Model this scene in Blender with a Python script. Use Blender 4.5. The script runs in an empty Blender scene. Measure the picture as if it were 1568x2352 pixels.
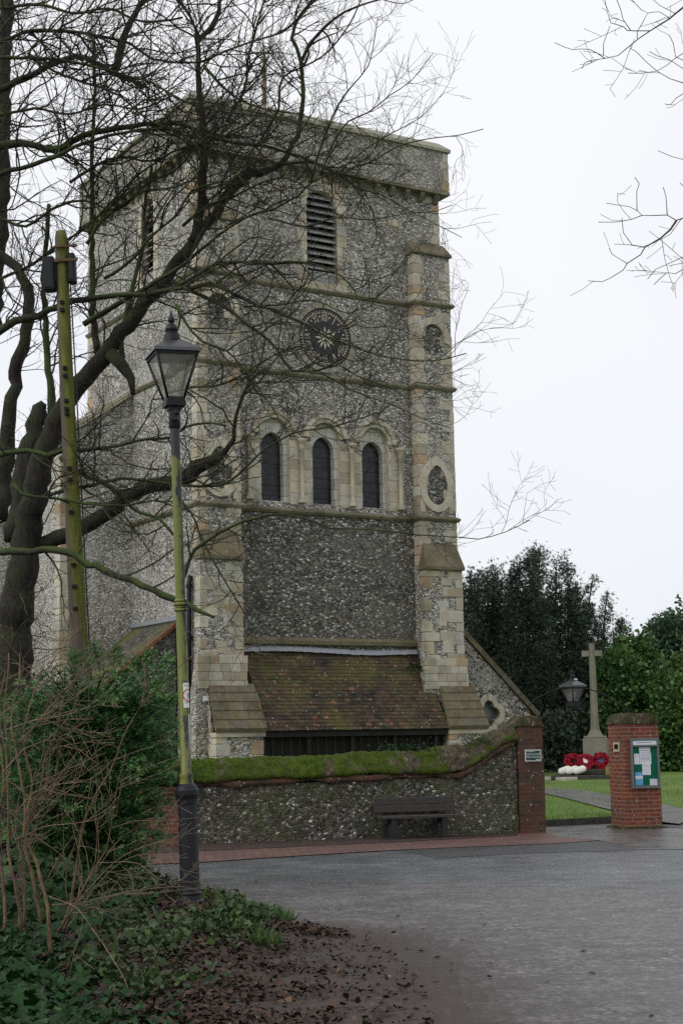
import bpy, bmesh, math, random
import numpy as np
from math import sin, cos, tan, pi, radians, sqrt, atan2, hypot
from mathutils import Matrix, Vector, geometry

# ------------------------------------------------------------------ camera, sky, light
SC = bpy.context.scene
COL = SC.collection
F_PX, W_PX, H_PX = 3600.0, 1568.0, 2352.0          # camera model: focal length and frame in the units the photo was measured in
PITCH, ROLL, EYE = 0.1455, 0.018, Vector((0, 0, 1.7))
_fw = Vector((0, cos(PITCH), sin(PITCH))); _u0 = Vector((0, -sin(PITCH), cos(PITCH))); _r0 = Vector((1, 0, 0))
UPV = _u0*cos(ROLL) + _r0*sin(ROLL); RTV = _r0*cos(ROLL) - _u0*sin(ROLL)
cd = bpy.data.cameras.new("camera"); cam = bpy.data.objects.new("camera", cd); COL.objects.link(cam)
cd.sensor_fit = 'VERTICAL'; cd.sensor_height = 36.0; cd.lens = F_PX/H_PX*36.0
cd.clip_start = 0.1; cd.clip_end = 2000
mw = Matrix((RTV, UPV, -_fw)).transposed().to_4x4(); mw.translation = EYE
cam.matrix_world = mw; SC.camera = cam

SUN_EL, SUN_AZ = radians(38), radians(-60)          # an overcast day: broad soft sun from the left behind
world = bpy.data.worlds.new("World"); SC.world = world; world.use_nodes = True
wn = world.node_tree; wn.nodes.clear()
wo = wn.nodes.new("ShaderNodeOutputWorld"); bg = wn.nodes.new("ShaderNodeBackground")
sky = wn.nodes.new("ShaderNodeTexSky"); sky.sky_type = 'NISHITA'; sky.sun_disc = False
sky.sun_elevation = SUN_EL; sky.sun_rotation = radians(200); sky.air_density = 1.0; sky.dust_density = 6.0
hsv = wn.nodes.new("ShaderNodeHueSaturation"); hsv.inputs['Saturation'].default_value = 0.35; hsv.inputs['Value'].default_value = 1.0
wn.links.new(sky.outputs[0], hsv.inputs['Color'])
cloud = wn.nodes.new("ShaderNodeMixRGB"); cloud.blend_type = 'MIX'; cloud.inputs[0].default_value = 0.93
tc = wn.nodes.new("ShaderNodeTexCoord"); nz = wn.nodes.new("ShaderNodeTexNoise"); nz.inputs['Scale'].default_value = 1.6; nz.inputs['Detail'].default_value = 3
wn.links.new(tc.outputs['Generated'], nz.inputs['Vector'])
cr = wn.nodes.new("ShaderNodeValToRGB"); wn.links.new(nz.outputs[0], cr.inputs[0])
cr.color_ramp.elements[0].position = 0.35; cr.color_ramp.elements[0].color = (7.75, 8.15, 8.85, 1)
cr.color_ramp.elements[1].position = 0.68; cr.color_ramp.elements[1].color = (9.2, 9.3, 9.55, 1)
wn.links.new(hsv.outputs[0], cloud.inputs[1]); wn.links.new(cr.outputs[0], cloud.inputs[2])
wn.links.new(cloud.outputs[0], bg.inputs[0]); bg.inputs[1].default_value = 0.1
wn.links.new(bg.outputs[0], wo.inputs[0])
sd = bpy.data.lights.new("sun", 'SUN'); sd.energy = 1.5; sd.angle = radians(40); sd.color = (1.0, 0.97, 0.93)
sun = bpy.data.objects.new("sun", sd); COL.objects.link(sun)
sdir = Vector((sin(SUN_AZ)*cos(SUN_EL), -cos(SUN_AZ)*cos(SUN_EL), sin(SUN_EL)))
sun.rotation_euler = sdir.to_track_quat('Z', 'Y').to_euler(); sun.location = (0, -20, 40)
vs = SC.view_settings; vs.view_transform = 'Standard'; vs.look = 'None'; vs.exposure = 0.12; vs.gamma = 1.0
SC.cycles.max_bounces = 6; SC.cycles.transparent_max_bounces = 16; SC.cycles.use_denoising = False

# ------------------------------------------------------------------ helpers
def ray(x, y): return _fw*F_PX + RTV*(x - W_PX/2) - UPV*(y - H_PX/2)
def at(x, y, Y):                                    # a measured image point at depth Y metres
    d = ray(x, y); return EYE + d*(Y/d.y)
def gnd(x, y, z=0.0):
    d = ray(x, y); return EYE + d*((z - EYE.z)/d.z)
def gndh(x, y, h, n=12):
    z = 0.0
    for _ in range(n):
        p = gnd(x, y, z); z = 0.5*z + 0.5*h(p.x, p.y)
    p = gnd(x, y, z); return p
def smooth(a, b, x):
    t = min(1, max(0, (x-a)/(b-a))); return t*t*(3-2*t)

def tag(o, label=None, cat=None, group=None, kind=None):
    if label: o['label'] = label
    if cat: o['category'] = cat
    if group: o['group'] = group
    if kind: o['kind'] = kind
    return o
def thing(name, label, cat, loc=(0, 0, 0), rz=0.0, group=None):
    o = bpy.data.objects.new(name, None); COL.objects.link(o); o.location = loc; o.rotation_euler = (0, 0, rz)
    o.empty_display_size = 0.2
    return tag(o, label, cat, group)
def copy_tree(o, parent=None):
    c = o.copy(); COL.objects.link(c)
    if parent: c.parent = parent
    for ch in list(o.children): copy_tree(ch, c)
    return c

class MB:
    """collects verts, faces and a tone per face; build() links them as ONE mesh object"""
    def __init__(s): s.v = []; s.f = []; s.t = []; s.sm = []
    def add(s, vs_, fs, tone=0.5, smooth=False):
        b = len(s.v); s.v.extend([tuple(p) for p in vs_])
        for f in fs:
            s.f.append(tuple(b+i for i in f)); s.t.append(tone); s.sm.append(smooth)
    def quad(s, a, b, c, d, tone=0.5): s.add([a, b, c, d], [(0, 1, 2, 3)], tone)
    def box(s, x0, x1, y0, y1, z0, z1, tone=0.5, bev=0.0, M=None):
        if bev <= 0:
            v = [(x, y, z) for z in (z0, z1) for y in (y0, y1) for x in (x0, x1)]
            f = [(0, 2, 3, 1), (4, 5, 7, 6), (0, 1, 5, 4), (2, 6, 7, 3), (0, 4, 6, 2), (1, 3, 7, 5)]
        else:
            v = []; 
            for z, ins in ((z0, bev), (z0+bev, 0), (z1-bev, 0), (z1, bev)):
                X0, X1, Y0, Y1 = x0+ins, x1-ins, y0+ins, y1-ins
                b_ = bev if ins == 0 else 0.0
                b_ = bev*0.6
                v += [(X0+b_, Y0, z), (X1-b_, Y0, z), (X1, Y0+b_, z), (X1, Y1-b_, z), (X1-b_, Y1, z), (X0+b_, Y1, z), (X0, Y1-b_, z), (X0, Y0+b_, z)]
            f = [tuple(range(7, -1, -1)), tuple(range(24, 32))]
            for k in range(3):
                for i in range(8):
                    j = (i+1) % 8; f.append((k*8+i, k*8+j, k*8+8+j, k*8+8+i))
        if M is not None: v = [tuple(M @ Vector(p)) for p in v]
        s.add(v, f, tone)
    def prism(s, poly, fn, d0, d1, tone=0.5):
        """poly: 2d outline ccw; fn(a,b,d) -> 3d"""
        n = len(poly); v = [fn(a, b, d0) for a, b in poly] + [fn(a, b, d1) for a, b in poly]
        f = [tuple(range(n-1, -1, -1)), tuple(range(n, 2*n))] + [(i, (i+1) % n, n+(i+1) % n, n+i) for i in range(n)]
        s.add(v, f, tone)
    def tube(s, P, R, n=6, tone=0.5, cap=True):
        P = np.asarray(P, float); m = len(P)
        R = np.full(m, R) if np.isscalar(R) else np.asarray(R, float)
        T = np.gradient(P, axis=0); T /= np.linalg.norm(T, axis=1)[:, None] + 1e-12
        a = np.array([0.31, 0.17, 0.93]) if abs(T[0][2]) < 0.8 else np.array([1.0, 0.2, 0.1])
        vv = []
        ang = np.arange(n)*2*pi/n; ca = np.cos(ang)[:, None]; sa = np.sin(ang)[:, None]
        for i in range(m):
            x = a - T[i]*(a@T[i]); x /= np.linalg.norm(x) + 1e-12; y = np.cross(T[i], x); a = x
            vv.append(P[i] + R[i]*(ca*x + sa*y))
        V = np.concatenate(vv); f = []
        for k in range(m-1):
            for i in range(n):
                j = (i+1) % n; f.append((k*n+i, k*n+j, k*n+n+j, k*n+n+i))
        if cap and n > 3: f.append(tuple(range(n-1, -1, -1))); f.append(tuple((m-1)*n+i for i in range(n)))
        s.add(V.tolist(), f, tone, True)
    def lathe(s, prof, n=20, c=(0, 0, 0), tone=0.5, rot=0.0, smooth=True, cap=True):
        v = []; m = len(prof)
        for r, z in prof:
            for i in range(n):
                a = rot + 2*pi*i/n; v.append((c[0]+r*cos(a), c[1]+r*sin(a), c[2]+z))
        f = [(k*n+i, k*n+(i+1) % n, k*n+n+(i+1) % n, k*n+n+i) for k in range(m-1) for i in range(n)]
        s.add(v, f, tone, smooth)
        if cap:
            s.add(v[:n], [tuple(range(n-1, -1, -1))], tone); s.add(v[-n:], [tuple(range(n))], tone)
    def build(s, name, mat, parent=None, xf=None):
        me = bpy.data.meshes.new(name)
        me.from_pydata(s.v, [], s.f)
        at_ = me.attributes.new("tone", 'FLOAT', 'FACE'); at_.data.foreach_set("value", s.t)
        me.polygons.foreach_set("use_smooth", s.sm)
        me.materials.append(mat); me.update()
        o = bpy.data.objects.new(name, me); COL.objects.link(o)
        if parent is not None: o.parent = parent
        return o
def fast_mesh(name, V, F, tone, mat, parent=None, smooth=False):
    """V (n,3), F (m,k) all the same size, tone per vertex"""
    V = np.ascontiguousarray(V, np.float32); F = np.ascontiguousarray(F, np.int32); m, k = F.shape
    me = bpy.data.meshes.new(name)
    me.vertices.add(len(V)); me.vertices.foreach_set("co", V.ravel())
    me.loops.add(m*k); me.loops.foreach_set("vertex_index", F.ravel())
    me.polygons.add(m); me.polygons.foreach_set("loop_start", np.arange(0, m*k, k, dtype=np.int32))
    try: me.polygons.foreach_set("loop_total", np.full(m, k, np.int32))
    except Exception: pass
    at_ = me.attributes.new("tone", 'FLOAT', 'POINT'); at_.data.foreach_set("value", np.ascontiguousarray(tone, np.float32))
    if smooth: me.polygons.foreach_set("use_smooth", np.ones(m, bool))
    me.materials.append(mat); me.update(calc_edges=True); me.validate()
    o = bpy.data.objects.new(name, me); COL.objects.link(o)
    if parent is not None: o.parent = parent
    return o
def rot_frames(D, roll):
    """unit directions D (n,3) and roll angles -> matrices (n,3,3) with columns x(side), y(along D), z(normal)"""
    D = D/np.linalg.norm(D, axis=1)[:, None]
    ref = np.where(np.abs(D[:, 2:3]) < 0.9, np.array([[0, 0, 1.0]]), np.array([[1.0, 0, 0]]))
    X = np.cross(D, ref); X /= np.linalg.norm(X, axis=1)[:, None]; Z = np.cross(X, D)
    c, s_ = np.cos(roll)[:, None], np.sin(roll)[:, None]
    return np.stack([c*X + s_*Z, D, -s_*X + c*Z], axis=2)
def scatter(name, tv, tf, C, D, roll, size, tone, mat, parent=None, jit=0.0, rng=None):
    """copies of a small template (tv verts, tf faces of equal size) joined into one mesh"""
    C = np.asarray(C, float); n = len(C); tv = np.asarray(tv, float); tf = np.asarray(tf)
    M = rot_frames(np.asarray(D, float), np.asarray(roll, float))
    T = np.repeat(tv[None], n, 0)
    if jit and rng is not None: T = T + rng.normal(0, jit, T.shape)
    sz = np.asarray(size, float); sz = sz[:, None] if sz.ndim == 1 else sz
    T = T*sz[:, None, :]
    V = np.einsum('nij,nkj->nki', M, T) + C[:, None, :]
    F = (tf[None] + (np.arange(n)*len(tv))[:, None, None]).reshape(-1, tf.shape[1])
    return fast_mesh(name, V.reshape(-1, 3), F, np.repeat(np.asarray(tone, float), len(tv)), mat, parent)
LEAF_T = ([(0, 0, 0), (0.5, 0.45, 0.08), (0, 1.0, 0), (-0.5, 0.45, 0.08)], [(0, 1, 2, 3)])
IVY_T = ([(0, 0, 0), (0.42, -0.12, 0.06), (0.55, 0.34, 0.1), (0.24, 0.5, 0.04), (0, 1.0, -0.06), (-0.24, 0.5, 0.04), (-0.55, 0.34, 0.1), (-0.42, -0.12, 0.06)], [(0, 1, 2, 3), (0, 3, 4, 5), (0, 5, 6, 7)])
DEAD_T = ([(0, 0, 0), (0.34, 0.12, 0.12), (0.3, 0.6, 0.16), (0, 1.0, 0.05), (-0.3, 0.6, 0.2), (-0.36, 0.15, 0.08), (0, 0.5, 0.0)], [(0, 1, 2, 6), (6, 2, 3, 4), (0, 6, 4, 5)])
SPRAY_T = ([(0, 0, 0), (0.12, 0.4, 0.02), (0, 1.0, 0), (-0.12, 0.4, 0.02),
            (0, 0.15, 0), (0.3, 0.42, -0.03), (0.42, 0.75, -0.05), (0.2, 0.5, 0), (0, 0.3, 0), (-0.2, 0.52, 0), (-0.42, 0.78, -0.05), (-0.3, 0.44, -0.03)],
           [(0, 1, 2, 3), (4, 5, 6, 7), (8, 9, 10, 11)])
BLADE_T = ([(-0.03, 0, 0), (0.03, 0, 0), (0.018, 0.6, 0.06), (0.0, 1.0, 0.16)], [(0, 1, 2, 3)])

def wall_holes(mb, outer, holes, fn, d, reveal, tone=0.5, rv=None):
    """front face with openings at depth d, reveals going in by 'reveal'"""
    loops = [[Vector((a, b, 0)) for a, b in outer]] + [[Vector((a, b, 0)) for a, b in h] for h in holes]
    flat = [p for l in loops for p in l]
    tris = geometry.tessellate_polygon(loops)
    mb.add([fn(p.x, p.y, d) for p in flat], [tuple(t) for t in tris], tone)
    tgt = rv if rv is not None else mb
    for h in holes:
        n = len(h); v = [fn(a, b, d) for a, b in h] + [fn(a, b, d+reveal) for a, b in h]
        tgt.add(v, [(i, (i+1) % n, n+(i+1) % n, n+i) for i in range(n)], tone)
def arch_pts(c, z0, zs, hw, pointed=0.0, n=9):
    """outline of an arched opening: round (pointed=0) or two-centred"""
    pts = [(c-hw, z0), (c+hw, z0)]
    if pointed <= 0:
        pts += [(c+hw*cos(a), zs+hw*sin(a)) for a in np.linspace(0, pi, 2*n)]
    else:
        R = hw*(1+pointed); cx = c+hw-R; am = math.acos((R-hw)/R)
        pts += [(cx+R*cos(a), zs+R*sin(a)) for a in np.linspace(0, am, n)]
        cx2 = c-hw+R
        pts += [(cx2-R*cos(a), zs+R*sin(a)) for a in np.linspace(am, 0, n)[1:]]
    return pts
def text_mesh(body, size, mat, name, parent, loc, rx=pi/2, rz=0.0, depth=0.0015, align='CENTER', sx=1.0):
    cu = bpy.data.curves.new(name, 'FONT'); cu.body = body; cu.size = size; cu.align_x = align; cu.align_y = 'CENTER'; cu.extrude = depth
    ob = bpy.data.objects.new(name, cu); COL.objects.link(ob)
    dg = bpy.context.evaluated_depsgraph_get(); me = bpy.data.meshes.new_from_object(ob.evaluated_get(dg))
    bpy.data.objects.remove(ob); bpy.data.curves.remove(cu)
    me.materials.clear(); me.materials.append(mat); me.name = name
    o = bpy.data.objects.new(name, me); COL.objects.link(o); o.parent = parent
    o.location = loc; o.rotation_euler = (rx, 0, rz); o.scale = (sx, 1, 1)
    return o

# ------------------------------------------------------------------ materials
class Mat:
    def __init__(s, name, rough=0.8, spec=0.3):
        s.m = bpy.data.materials.new(name); s.m.use_nodes = True; s.nt = s.m.node_tree
        s.b = s.nt.nodes["Principled BSDF"]; s.b.inputs['Roughness'].default_value = rough
        s.b.inputs['Specular IOR Level'].default_value = spec
        s.out = s.nt.nodes["Material Output"]; s._tc = None
    def n(s, t, ins=None, **kw):
        nd = s.nt.nodes.new(t)
        for k, v in kw.items(): setattr(nd, k, v)
        for k, v in (ins or {}).items(): s.set(nd.inputs[k], v)
        return nd
    def set(s, sock, v):
        if isinstance(v, bpy.types.NodeSocket): s.nt.links.new(v, sock)
        elif isinstance(v, bpy.types.Node): s.nt.links.new(v.outputs[0], sock)
        else:
            if isinstance(v, tuple) and len(v) == 3 and sock.type == 'RGBA': v = (*v, 1)
            sock.default_value = v
    def obj(s):
        if s._tc is None: s._tc = s.n("ShaderNodeTexCoord")
        return s._tc.outputs['Object']
    def map(s, scale=(1, 1, 1), loc=(0, 0, 0), rot=(0, 0, 0), vec=None):
        return s.n("ShaderNodeMapping", {'Vector': vec or s.obj(), 'Scale': scale, 'Location': loc, 'Rotation': rot}).outputs[0]
    def noise(s, scale, detail=4, rough=0.6, vec=None, dist=0.0):
        return s.n("ShaderNodeTexNoise", {'Vector': vec or s.obj(), 'Scale': scale, 'Detail': detail, 'Roughness': rough, 'Distortion': dist}).outputs[0]
    def ramp(s, fac, stops, interp='LINEAR'):
        r = s.n("ShaderNodeValToRGB", {'Fac': fac}); cr_ = r.color_ramp; cr_.interpolation = interp
        while len(cr_.elements) > 1: cr_.elements.remove(cr_.elements[-1])
        for i, (p, c) in enumerate(stops):
            e = cr_.elements[0] if i == 0 else cr_.elements.new(p)
            e.position = p; e.color = (*c, 1) if isinstance(c, tuple) else (c, c, c, 1)
        return r.outputs[0]
    def mix(s, fac, a, b, mode='MIX'):
        m = s.n("ShaderNodeMixRGB", blend_type=mode); s.set(m.inputs[0], fac); s.set(m.inputs[1], a); s.set(m.inputs[2], b); return m.outputs[0]
    def math(s, op, a, b=0.0, c=None, clamp=False):
        m = s.n("ShaderNodeMath", operation=op, use_clamp=clamp); s.set(m.inputs[0], a); s.set(m.inputs[1], b)
        if c is not None: s.set(m.inputs[2], c)
        return m.outputs[0]
    def attr(s, name="tone"): return s.n("ShaderNodeAttribute", attribute_name=name).outputs['Fac']
    def sep(s, v): return s.n("ShaderNodeSeparateXYZ", {'Vector': v}).outputs
    def normal(s): return s.n("ShaderNodeNewGeometry").outputs['Normal']
    def color(s, c): s.set(s.b.inputs['Base Color'], c)
    def bump(s, h, strength=0.4, dist=0.02):
        b = s.n("ShaderNodeBump", {'Height': h, 'Strength': strength, 'Distance': dist}); s.nt.links.new(b.outputs[0], s.b.inputs['Normal'])

def m_plain(name, c, rough=0.6, spec=0.4, var=0.15, nscale=6, metal=0.0):
    s = Mat(name, rough, spec); nz_ = s.noise(nscale, 5)
    lo = tuple(x*(1-var) for x in c); hi = tuple(min(1, x*(1+var)) for x in c)
    s.color(s.ramp(nz_, [(0.3, lo), (0.7, hi)])); s.b.inputs['Metallic'].default_value = metal
    s.bump(nz_, 0.15, 0.01); return s.m
def m_flint(name, scale=9.0, dark=1.0, mortar=(0.30, 0.27, 0.22), lines=1.35, stain=(0.16, 0.13, 0.06), st=0.25, moss=0.0, mort_w=0.085, shift=0.0):
    s = Mat(name, 0.75, 0.35)
    wob = s.noise(3.0, 2); v0 = s.map((1, 1, lines))
    v = s.mix(0.03, v0, s.n("ShaderNodeTexNoise", {'Vector': s.obj(), 'Scale': 7.0}).outputs['Color'])
    vo = s.n("ShaderNodeTexVoronoi", {'Vector': v, 'Scale': scale, 'Randomness': 0.9})
    ed = s.n("ShaderNodeTexVoronoi", {'Vector': v, 'Scale': scale, 'Randomness': 0.9}, feature='DISTANCE_TO_EDGE')
    sep = s.n("ShaderNodeSeparateColor", {'Color': vo.outputs['Color']})
    d = dark; f = s.math('ADD', sep.outputs[0], shift)
    face = s.ramp(f, [(0.0, (0.018*d, 0.019*d, 0.022*d)), (0.2, (0.05*d, 0.05*d, 0.052*d)), (0.38, (0.11*d, 0.105*d, 0.10*d)), (0.56, (0.2*d, 0.19*d, 0.175*d)),
                       (0.70, (0.17*d, 0.13*d, 0.085*d)), (0.79, (0.36*d, 0.35*d, 0.33*d)), (0.93, (0.72, 0.71, 0.68))], 'CONSTANT')
    fine = s.noise(40, 3)
    face = s.mix(0.4, face, s.ramp(fine, [(0.3, 0.4), (0.7, 1.15)]), 'MULTIPLY')
    mm = s.math('LESS_THAN', ed.outputs['Distance'], mort_w)
    mcol = s.mix(s.noise(22, 4), tuple(x*0.65 for x in mortar), mortar)
    c = s.mix(mm, face, mcol)
    big = s.noise(0.55, 5, 0.65)
    c = s.mix(s.ramp(big, [(0.42, 0.0), (0.75, st)]), c, stain)
    big2 = s.noise(0.9, 3, 0.5, vec=s.map((1, 1, 0.5), (7, 3, 1)))
    c = s.mix(s.ramp(big2, [(0.35, 0.14), (0.55, 0.0)]), c, (0.07, 0.07, 0.066))
    pat = s.noise(0.35, 3, 0.5, vec=s.map((1, 1, 1.6), (11, 5, 2)))
    c = s.mix(s.ramp(pat, [(0.54, 0.0), (0.6, 0.35)]), c, s.mix(fine, tuple(x*0.8 for x in mortar), tuple(min(1, x*1.35) for x in mortar)))
    dk = s.noise(0.9, 4, 0.6, vec=s.map((1.4, 1.4, 0.12), (1, 8, 3)))
    c = s.mix(s.ramp(dk, [(0.56, 0.0), (0.72, 0.35)]), c, (0.08, 0.077, 0.068))
    if moss > 0:
        mo = s.noise(1.6, 6, 0.7, vec=s.map((1, 1, 1), (3, 1, 9)))
        c = s.mix(s.ramp(mo, [(0.48, 0.0), (0.7, moss)]), c, (0.07, 0.10, 0.02))
    s.color(c)
    h = s.math('MULTIPLY', s.ramp(ed.outputs['Distance'], [(0.0, 0.0), (0.25, 1.0)]), s.math('ADD', sep.outputs[1], 0.4))
    s.bump(h, 0.8, 0.04); return s.m
def m_stone(name, c0=(0.30, 0.25, 0.16), c1=(0.46, 0.41, 0.30), grey=0.35, dirt=0.45, joints=False, lichen=0.3):
    s = Mat(name, 0.85, 0.25); t = s.attr()
    base = s.ramp(t, [(0.0, c0), (0.45, c1), (0.75, tuple(0.45*a+0.5*sum(c1)/3 for a in c1)), (1.0, (c1[0]*0.8, c1[1]*0.62, c1[2]*0.5))])
    n1 = s.noise(5, 6, 0.65); n2 = s.noise(1.1, 5, 0.6); n3 = s.noise(26, 4)
    c = s.mix(s.ramp(n1, [(0.4, 0.0), (0.75, grey)]), base, (0.33, 0.33, 0.32))
    c = s.mix(s.ramp(n2, [(0.48, 0.0), (0.72, dirt)]), c, (0.09, 0.08, 0.05))
    c = s.mix(0.5, c, s.ramp(n3, [(0.25, 0.55), (0.7, 1.0)]), 'MULTIPLY')
    li = s.noise(9, 5, 0.7, vec=s.map((1, 1, 1), (4, 4, 4)))
    c = s.mix(s.ramp(li, [(0.58, 0.0), (0.68, lichen)]), c, (0.34, 0.30, 0.10))
    if joints:
        p = s.sep(s.obj()); cv = s.n("ShaderNodeCombineXYZ", {'X': s.math('ADD', p[0], p[1]), 'Y': p[2]})
        br = s.n("ShaderNodeTexBrick", {'Vector': cv.outputs[0], 'Scale': 1.0, 'Mortar Size': 0.012, 'Brick Width': 0.46, 'Row Height': 0.28, 'Color1': (1, 1, 1), 'Color2': (0.72, 0.72, 0.70), 'Mortar': (0.35, 0.33, 0.3), 'Bias': 0.0})
        c = s.mix(0.8, c, br.outputs['Color'], 'MULTIPLY')
    s.color(c); s.bump(s.math('ADD', n1, s.math('MULTIPLY', n3, 0.5)), 0.5, 0.02); return s.m
def m_brick(name, c1=(0.22, 0.06, 0.035), c2=(0.11, 0.035, 0.03), mortar=(0.22, 0.17, 0.11), moss=0.3, w=0.225, h=0.075, blacken=0.4):
    s = Mat(name, 0.85, 0.25); p = s.sep(s.obj())
    wob = s.math('MULTIPLY', s.noise(4, 2), 0.02)
    cv = s.n("ShaderNodeCombineXYZ", {'X': s.math('ADD', s.math('ADD', p[0], p[1]), wob), 'Y': s.math('ADD', p[2], wob)})
    br = s.n("ShaderNodeTexBrick", {'Vector': cv.outputs[0], 'Scale': 1.0, 'Mortar Size': 0.009, 'Mortar Smooth': 0.2, 'Brick Width': w, 'Row Height': h, 'Color1': c1, 'Color2': c2, 'Mortar': mortar, 'Bias': -0.1})
    n1 = s.noise(14, 5, 0.7); n2 = s.noise(2.2, 5, 0.65)
    c = s.mix(0.6, br.outputs['Color'], s.ramp(n1, [(0.3, 0.45), (0.7, 1.15)]), 'MULTIPLY')
    c = s.mix(s.ramp(n2, [(0.42, 0.0), (0.65, blacken)]), c, (0.05, 0.042, 0.035))
    mo = s.noise(3.0, 6, 0.7, vec=s.map((1, 1, 1), (5, 2, 8)))
    c = s.mix(s.ramp(mo, [(0.5, 0.0), (0.66, moss)]), c, (0.10, 0.09, 0.03))
    li = s.n("ShaderNodeTexVoronoi", {'Vector': s.obj(), 'Scale': 16.0})
    c = s.mix(s.math('MULTIPLY', s.math('LESS_THAN', li.outputs['Distance'], 0.2), s.math('GREATER_THAN', s.noise(2.5, 4), 0.55)), c, (0.36, 0.35, 0.30))
    s.color(c); s.bump(s.math('ADD', br.outputs['Fac'], s.math('MULTIPLY', n1, -0.6)), -0.6, 0.012); return s.m
def m_tile(name, stops, moss=0.5, lich=0.5):
    s = Mat(name, 0.8, 0.3); t = s.attr(); n1 = s.noise(11, 5, 0.7); n2 = s.noise(0.8, 5, 0.6)
    c = s.ramp(t, stops); c = s.mix(0.6, c, s.ramp(n1, [(0.3, 0.4), (0.7, 1.2)]), 'MULTIPLY')
    c = s.mix(s.ramp(n2, [(0.44, 0.0), (0.62, moss)]), c, s.mix(n1, (0.06, 0.07, 0.015), (0.16, 0.14, 0.03)))
    vo = s.n("ShaderNodeTexVoronoi", {'Vector': s.obj(), 'Scale': 9.0}); sp = s.n("ShaderNodeSeparateColor", {'Color': vo.outputs['Color']})
    spot = s.math('MULTIPLY', s.math('LESS_THAN', s.math('ADD', vo.outputs['Distance'], s.math('MULTIPLY', n1, 0.25)), 0.34), s.math('GREATER_THAN', sp.outputs[0], 0.72))
    c = s.mix(s.math('MULTIPLY', spot, lich), c, (0.42, 0.40, 0.33))
    s.color(c); s.bump(n1, 0.5, 0.01); return s.m
def m_bark(name, c=(0.035, 0.030, 0.024), moss=(0.055, 0.085, 0.018), amt=0.8, scale=9, up=True):
    s = Mat(name, 0.9, 0.2); n1 = s.noise(scale, 6, 0.7); n2 = s.noise(scale*0.28, 4)
    nr = s.sep(s.normal())
    k = s.math('ADD', n2, s.math('MULTIPLY', nr[2], 0.16)) if up else n2
    rg = s.noise(scale*1.6, 5, 0.75, vec=s.map((1, 1, 0.22))); 
    col = s.ramp(rg, [(0.3, tuple(x*0.5 for x in c)), (0.7, tuple(x*1.6 for x in c))])
    col = s.mix(s.ramp(k, [(0.46, 0.0), (0.66, amt)]), col, s.mix(n1, tuple(x*0.5 for x in moss), tuple(x*1.5 for x in moss)))
    li = s.noise(scale*0.9, 5, 0.7, vec=s.map((1, 1, 1), (6, 1, 3))); col = s.mix(s.ramp(li, [(0.62, 0.0), (0.7, 0.5)]), col, (0.12, 0.125, 0.10))
    s.color(col); s.bump(rg, 1.0, 0.06); return s.m
def m_leaf(name, stops, rough=0.45, spec=0.4, trans=0.12):
    s = Mat(name, rough, spec); c = s.ramp(s.attr(), stops); c = s.mix(0.4, c, s.ramp(s.noise(3, 3), [(0.3, 0.5), (0.7, 1.1)]), 'MULTIPLY')
    s.color(c)
    if trans > 0:
        tr = s.n("ShaderNodeBsdfTranslucent", {'Color': c}); mx = s.n("ShaderNodeMixShader", {0: trans})
        s.nt.links.new(s.b.outputs[0], mx.inputs[1]); s.nt.links.new(tr.outputs[0], mx.inputs[2]); s.nt.links.new(mx.outputs[0], s.out.inputs[0])
    return s.m
# ------------------------------------------------------------------ the materials of the place
FLINT = m_flint("flint_tower", 15.5, 2.4, mortar=(0.45, 0.42, 0.37), shift=0.09, mort_w=0.085, lines=1.8)
FLINT_D = m_flint("flint_dark_panel", 14.0, 1.3, mortar=(0.17, 0.158, 0.14), shift=-0.01, lines=1.6, st=0.15)
FLINT_N = m_flint("flint_pale_north", 18.0, 2.5, mortar=(0.50, 0.475, 0.44), shift=0.14, st=0.15)
FLINT_A = m_flint("flint_cobbled_aisle", 10.0, 1.3, mortar=(0.40, 0.38, 0.34), lines=1.2, mort_w=0.11, st=0.1, shift=-0.02)
FLINT_W = m_flint("flint_boundary", 18.0, 0.85, mortar=(0.13, 0.12, 0.08), moss=0.55, lines=1.25, shift=-0.03, st=0.3)
STONE = m_stone("cream_stone", (0.36, 0.295, 0.20), (0.60, 0.53, 0.40), 0.6, 0.65, False, 0.12); PALE = m_stone("pale_ashlar", (0.50, 0.48, 0.43), (0.66, 0.64, 0.58), 0.2, 0.25, True, 0.06)
WEATH = m_stone("weathered_stone", (0.085, 0.068, 0.034), (0.15, 0.12, 0.06), 0.3, 0.9, False, 0.45)
STRING = m_stone("string_stone", (0.17, 0.15, 0.10), (0.27, 0.24, 0.165), 0.4, 0.8, True, 0.3)
GREYST = m_stone("grey_lichen_stone", (0.26, 0.25, 0.18), (0.36, 0.34, 0.26), 0.4, 0.5, False, 0.35)
BRICK = m_brick("old_brick", moss=0.55, blacken=0.6); BRICK_D = m_brick("dark_old_brick", (0.13, 0.045, 0.032), (0.06, 0.028, 0.024), (0.09, 0.075, 0.05), 0.6, blacken=0.8); BRICK_R = m_brick("red_pier_brick", (0.25, 0.062, 0.035), (0.15, 0.04, 0.03), (0.28, 0.19, 0.13), 0.45, blacken=0.45)
TILE = m_tile("clay_tile", [(0.0, (0.025, 0.021, 0.018)), (0.4, (0.055, 0.040, 0.028)), (0.6, (0.085, 0.048, 0.034)), (0.78, (0.085, 0.075, 0.042)), (0.92, (0.16, 0.06, 0.04)), (1.0, (0.20, 0.09, 0.06))], 0.5, 0.5)
TILE_M = m_tile("mossy_tile", [(0.0, (0.04, 0.04, 0.035)), (0.6, (0.09, 0.085, 0.075)), (1.0, (0.14, 0.12, 0.10))], 0.9, 0.3)
SLATE = m_tile("slate", [(0.0, (0.07, 0.07, 0.07)), (1.0, (0.17, 0.165, 0.16))], 0.1, 0.2)
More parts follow.
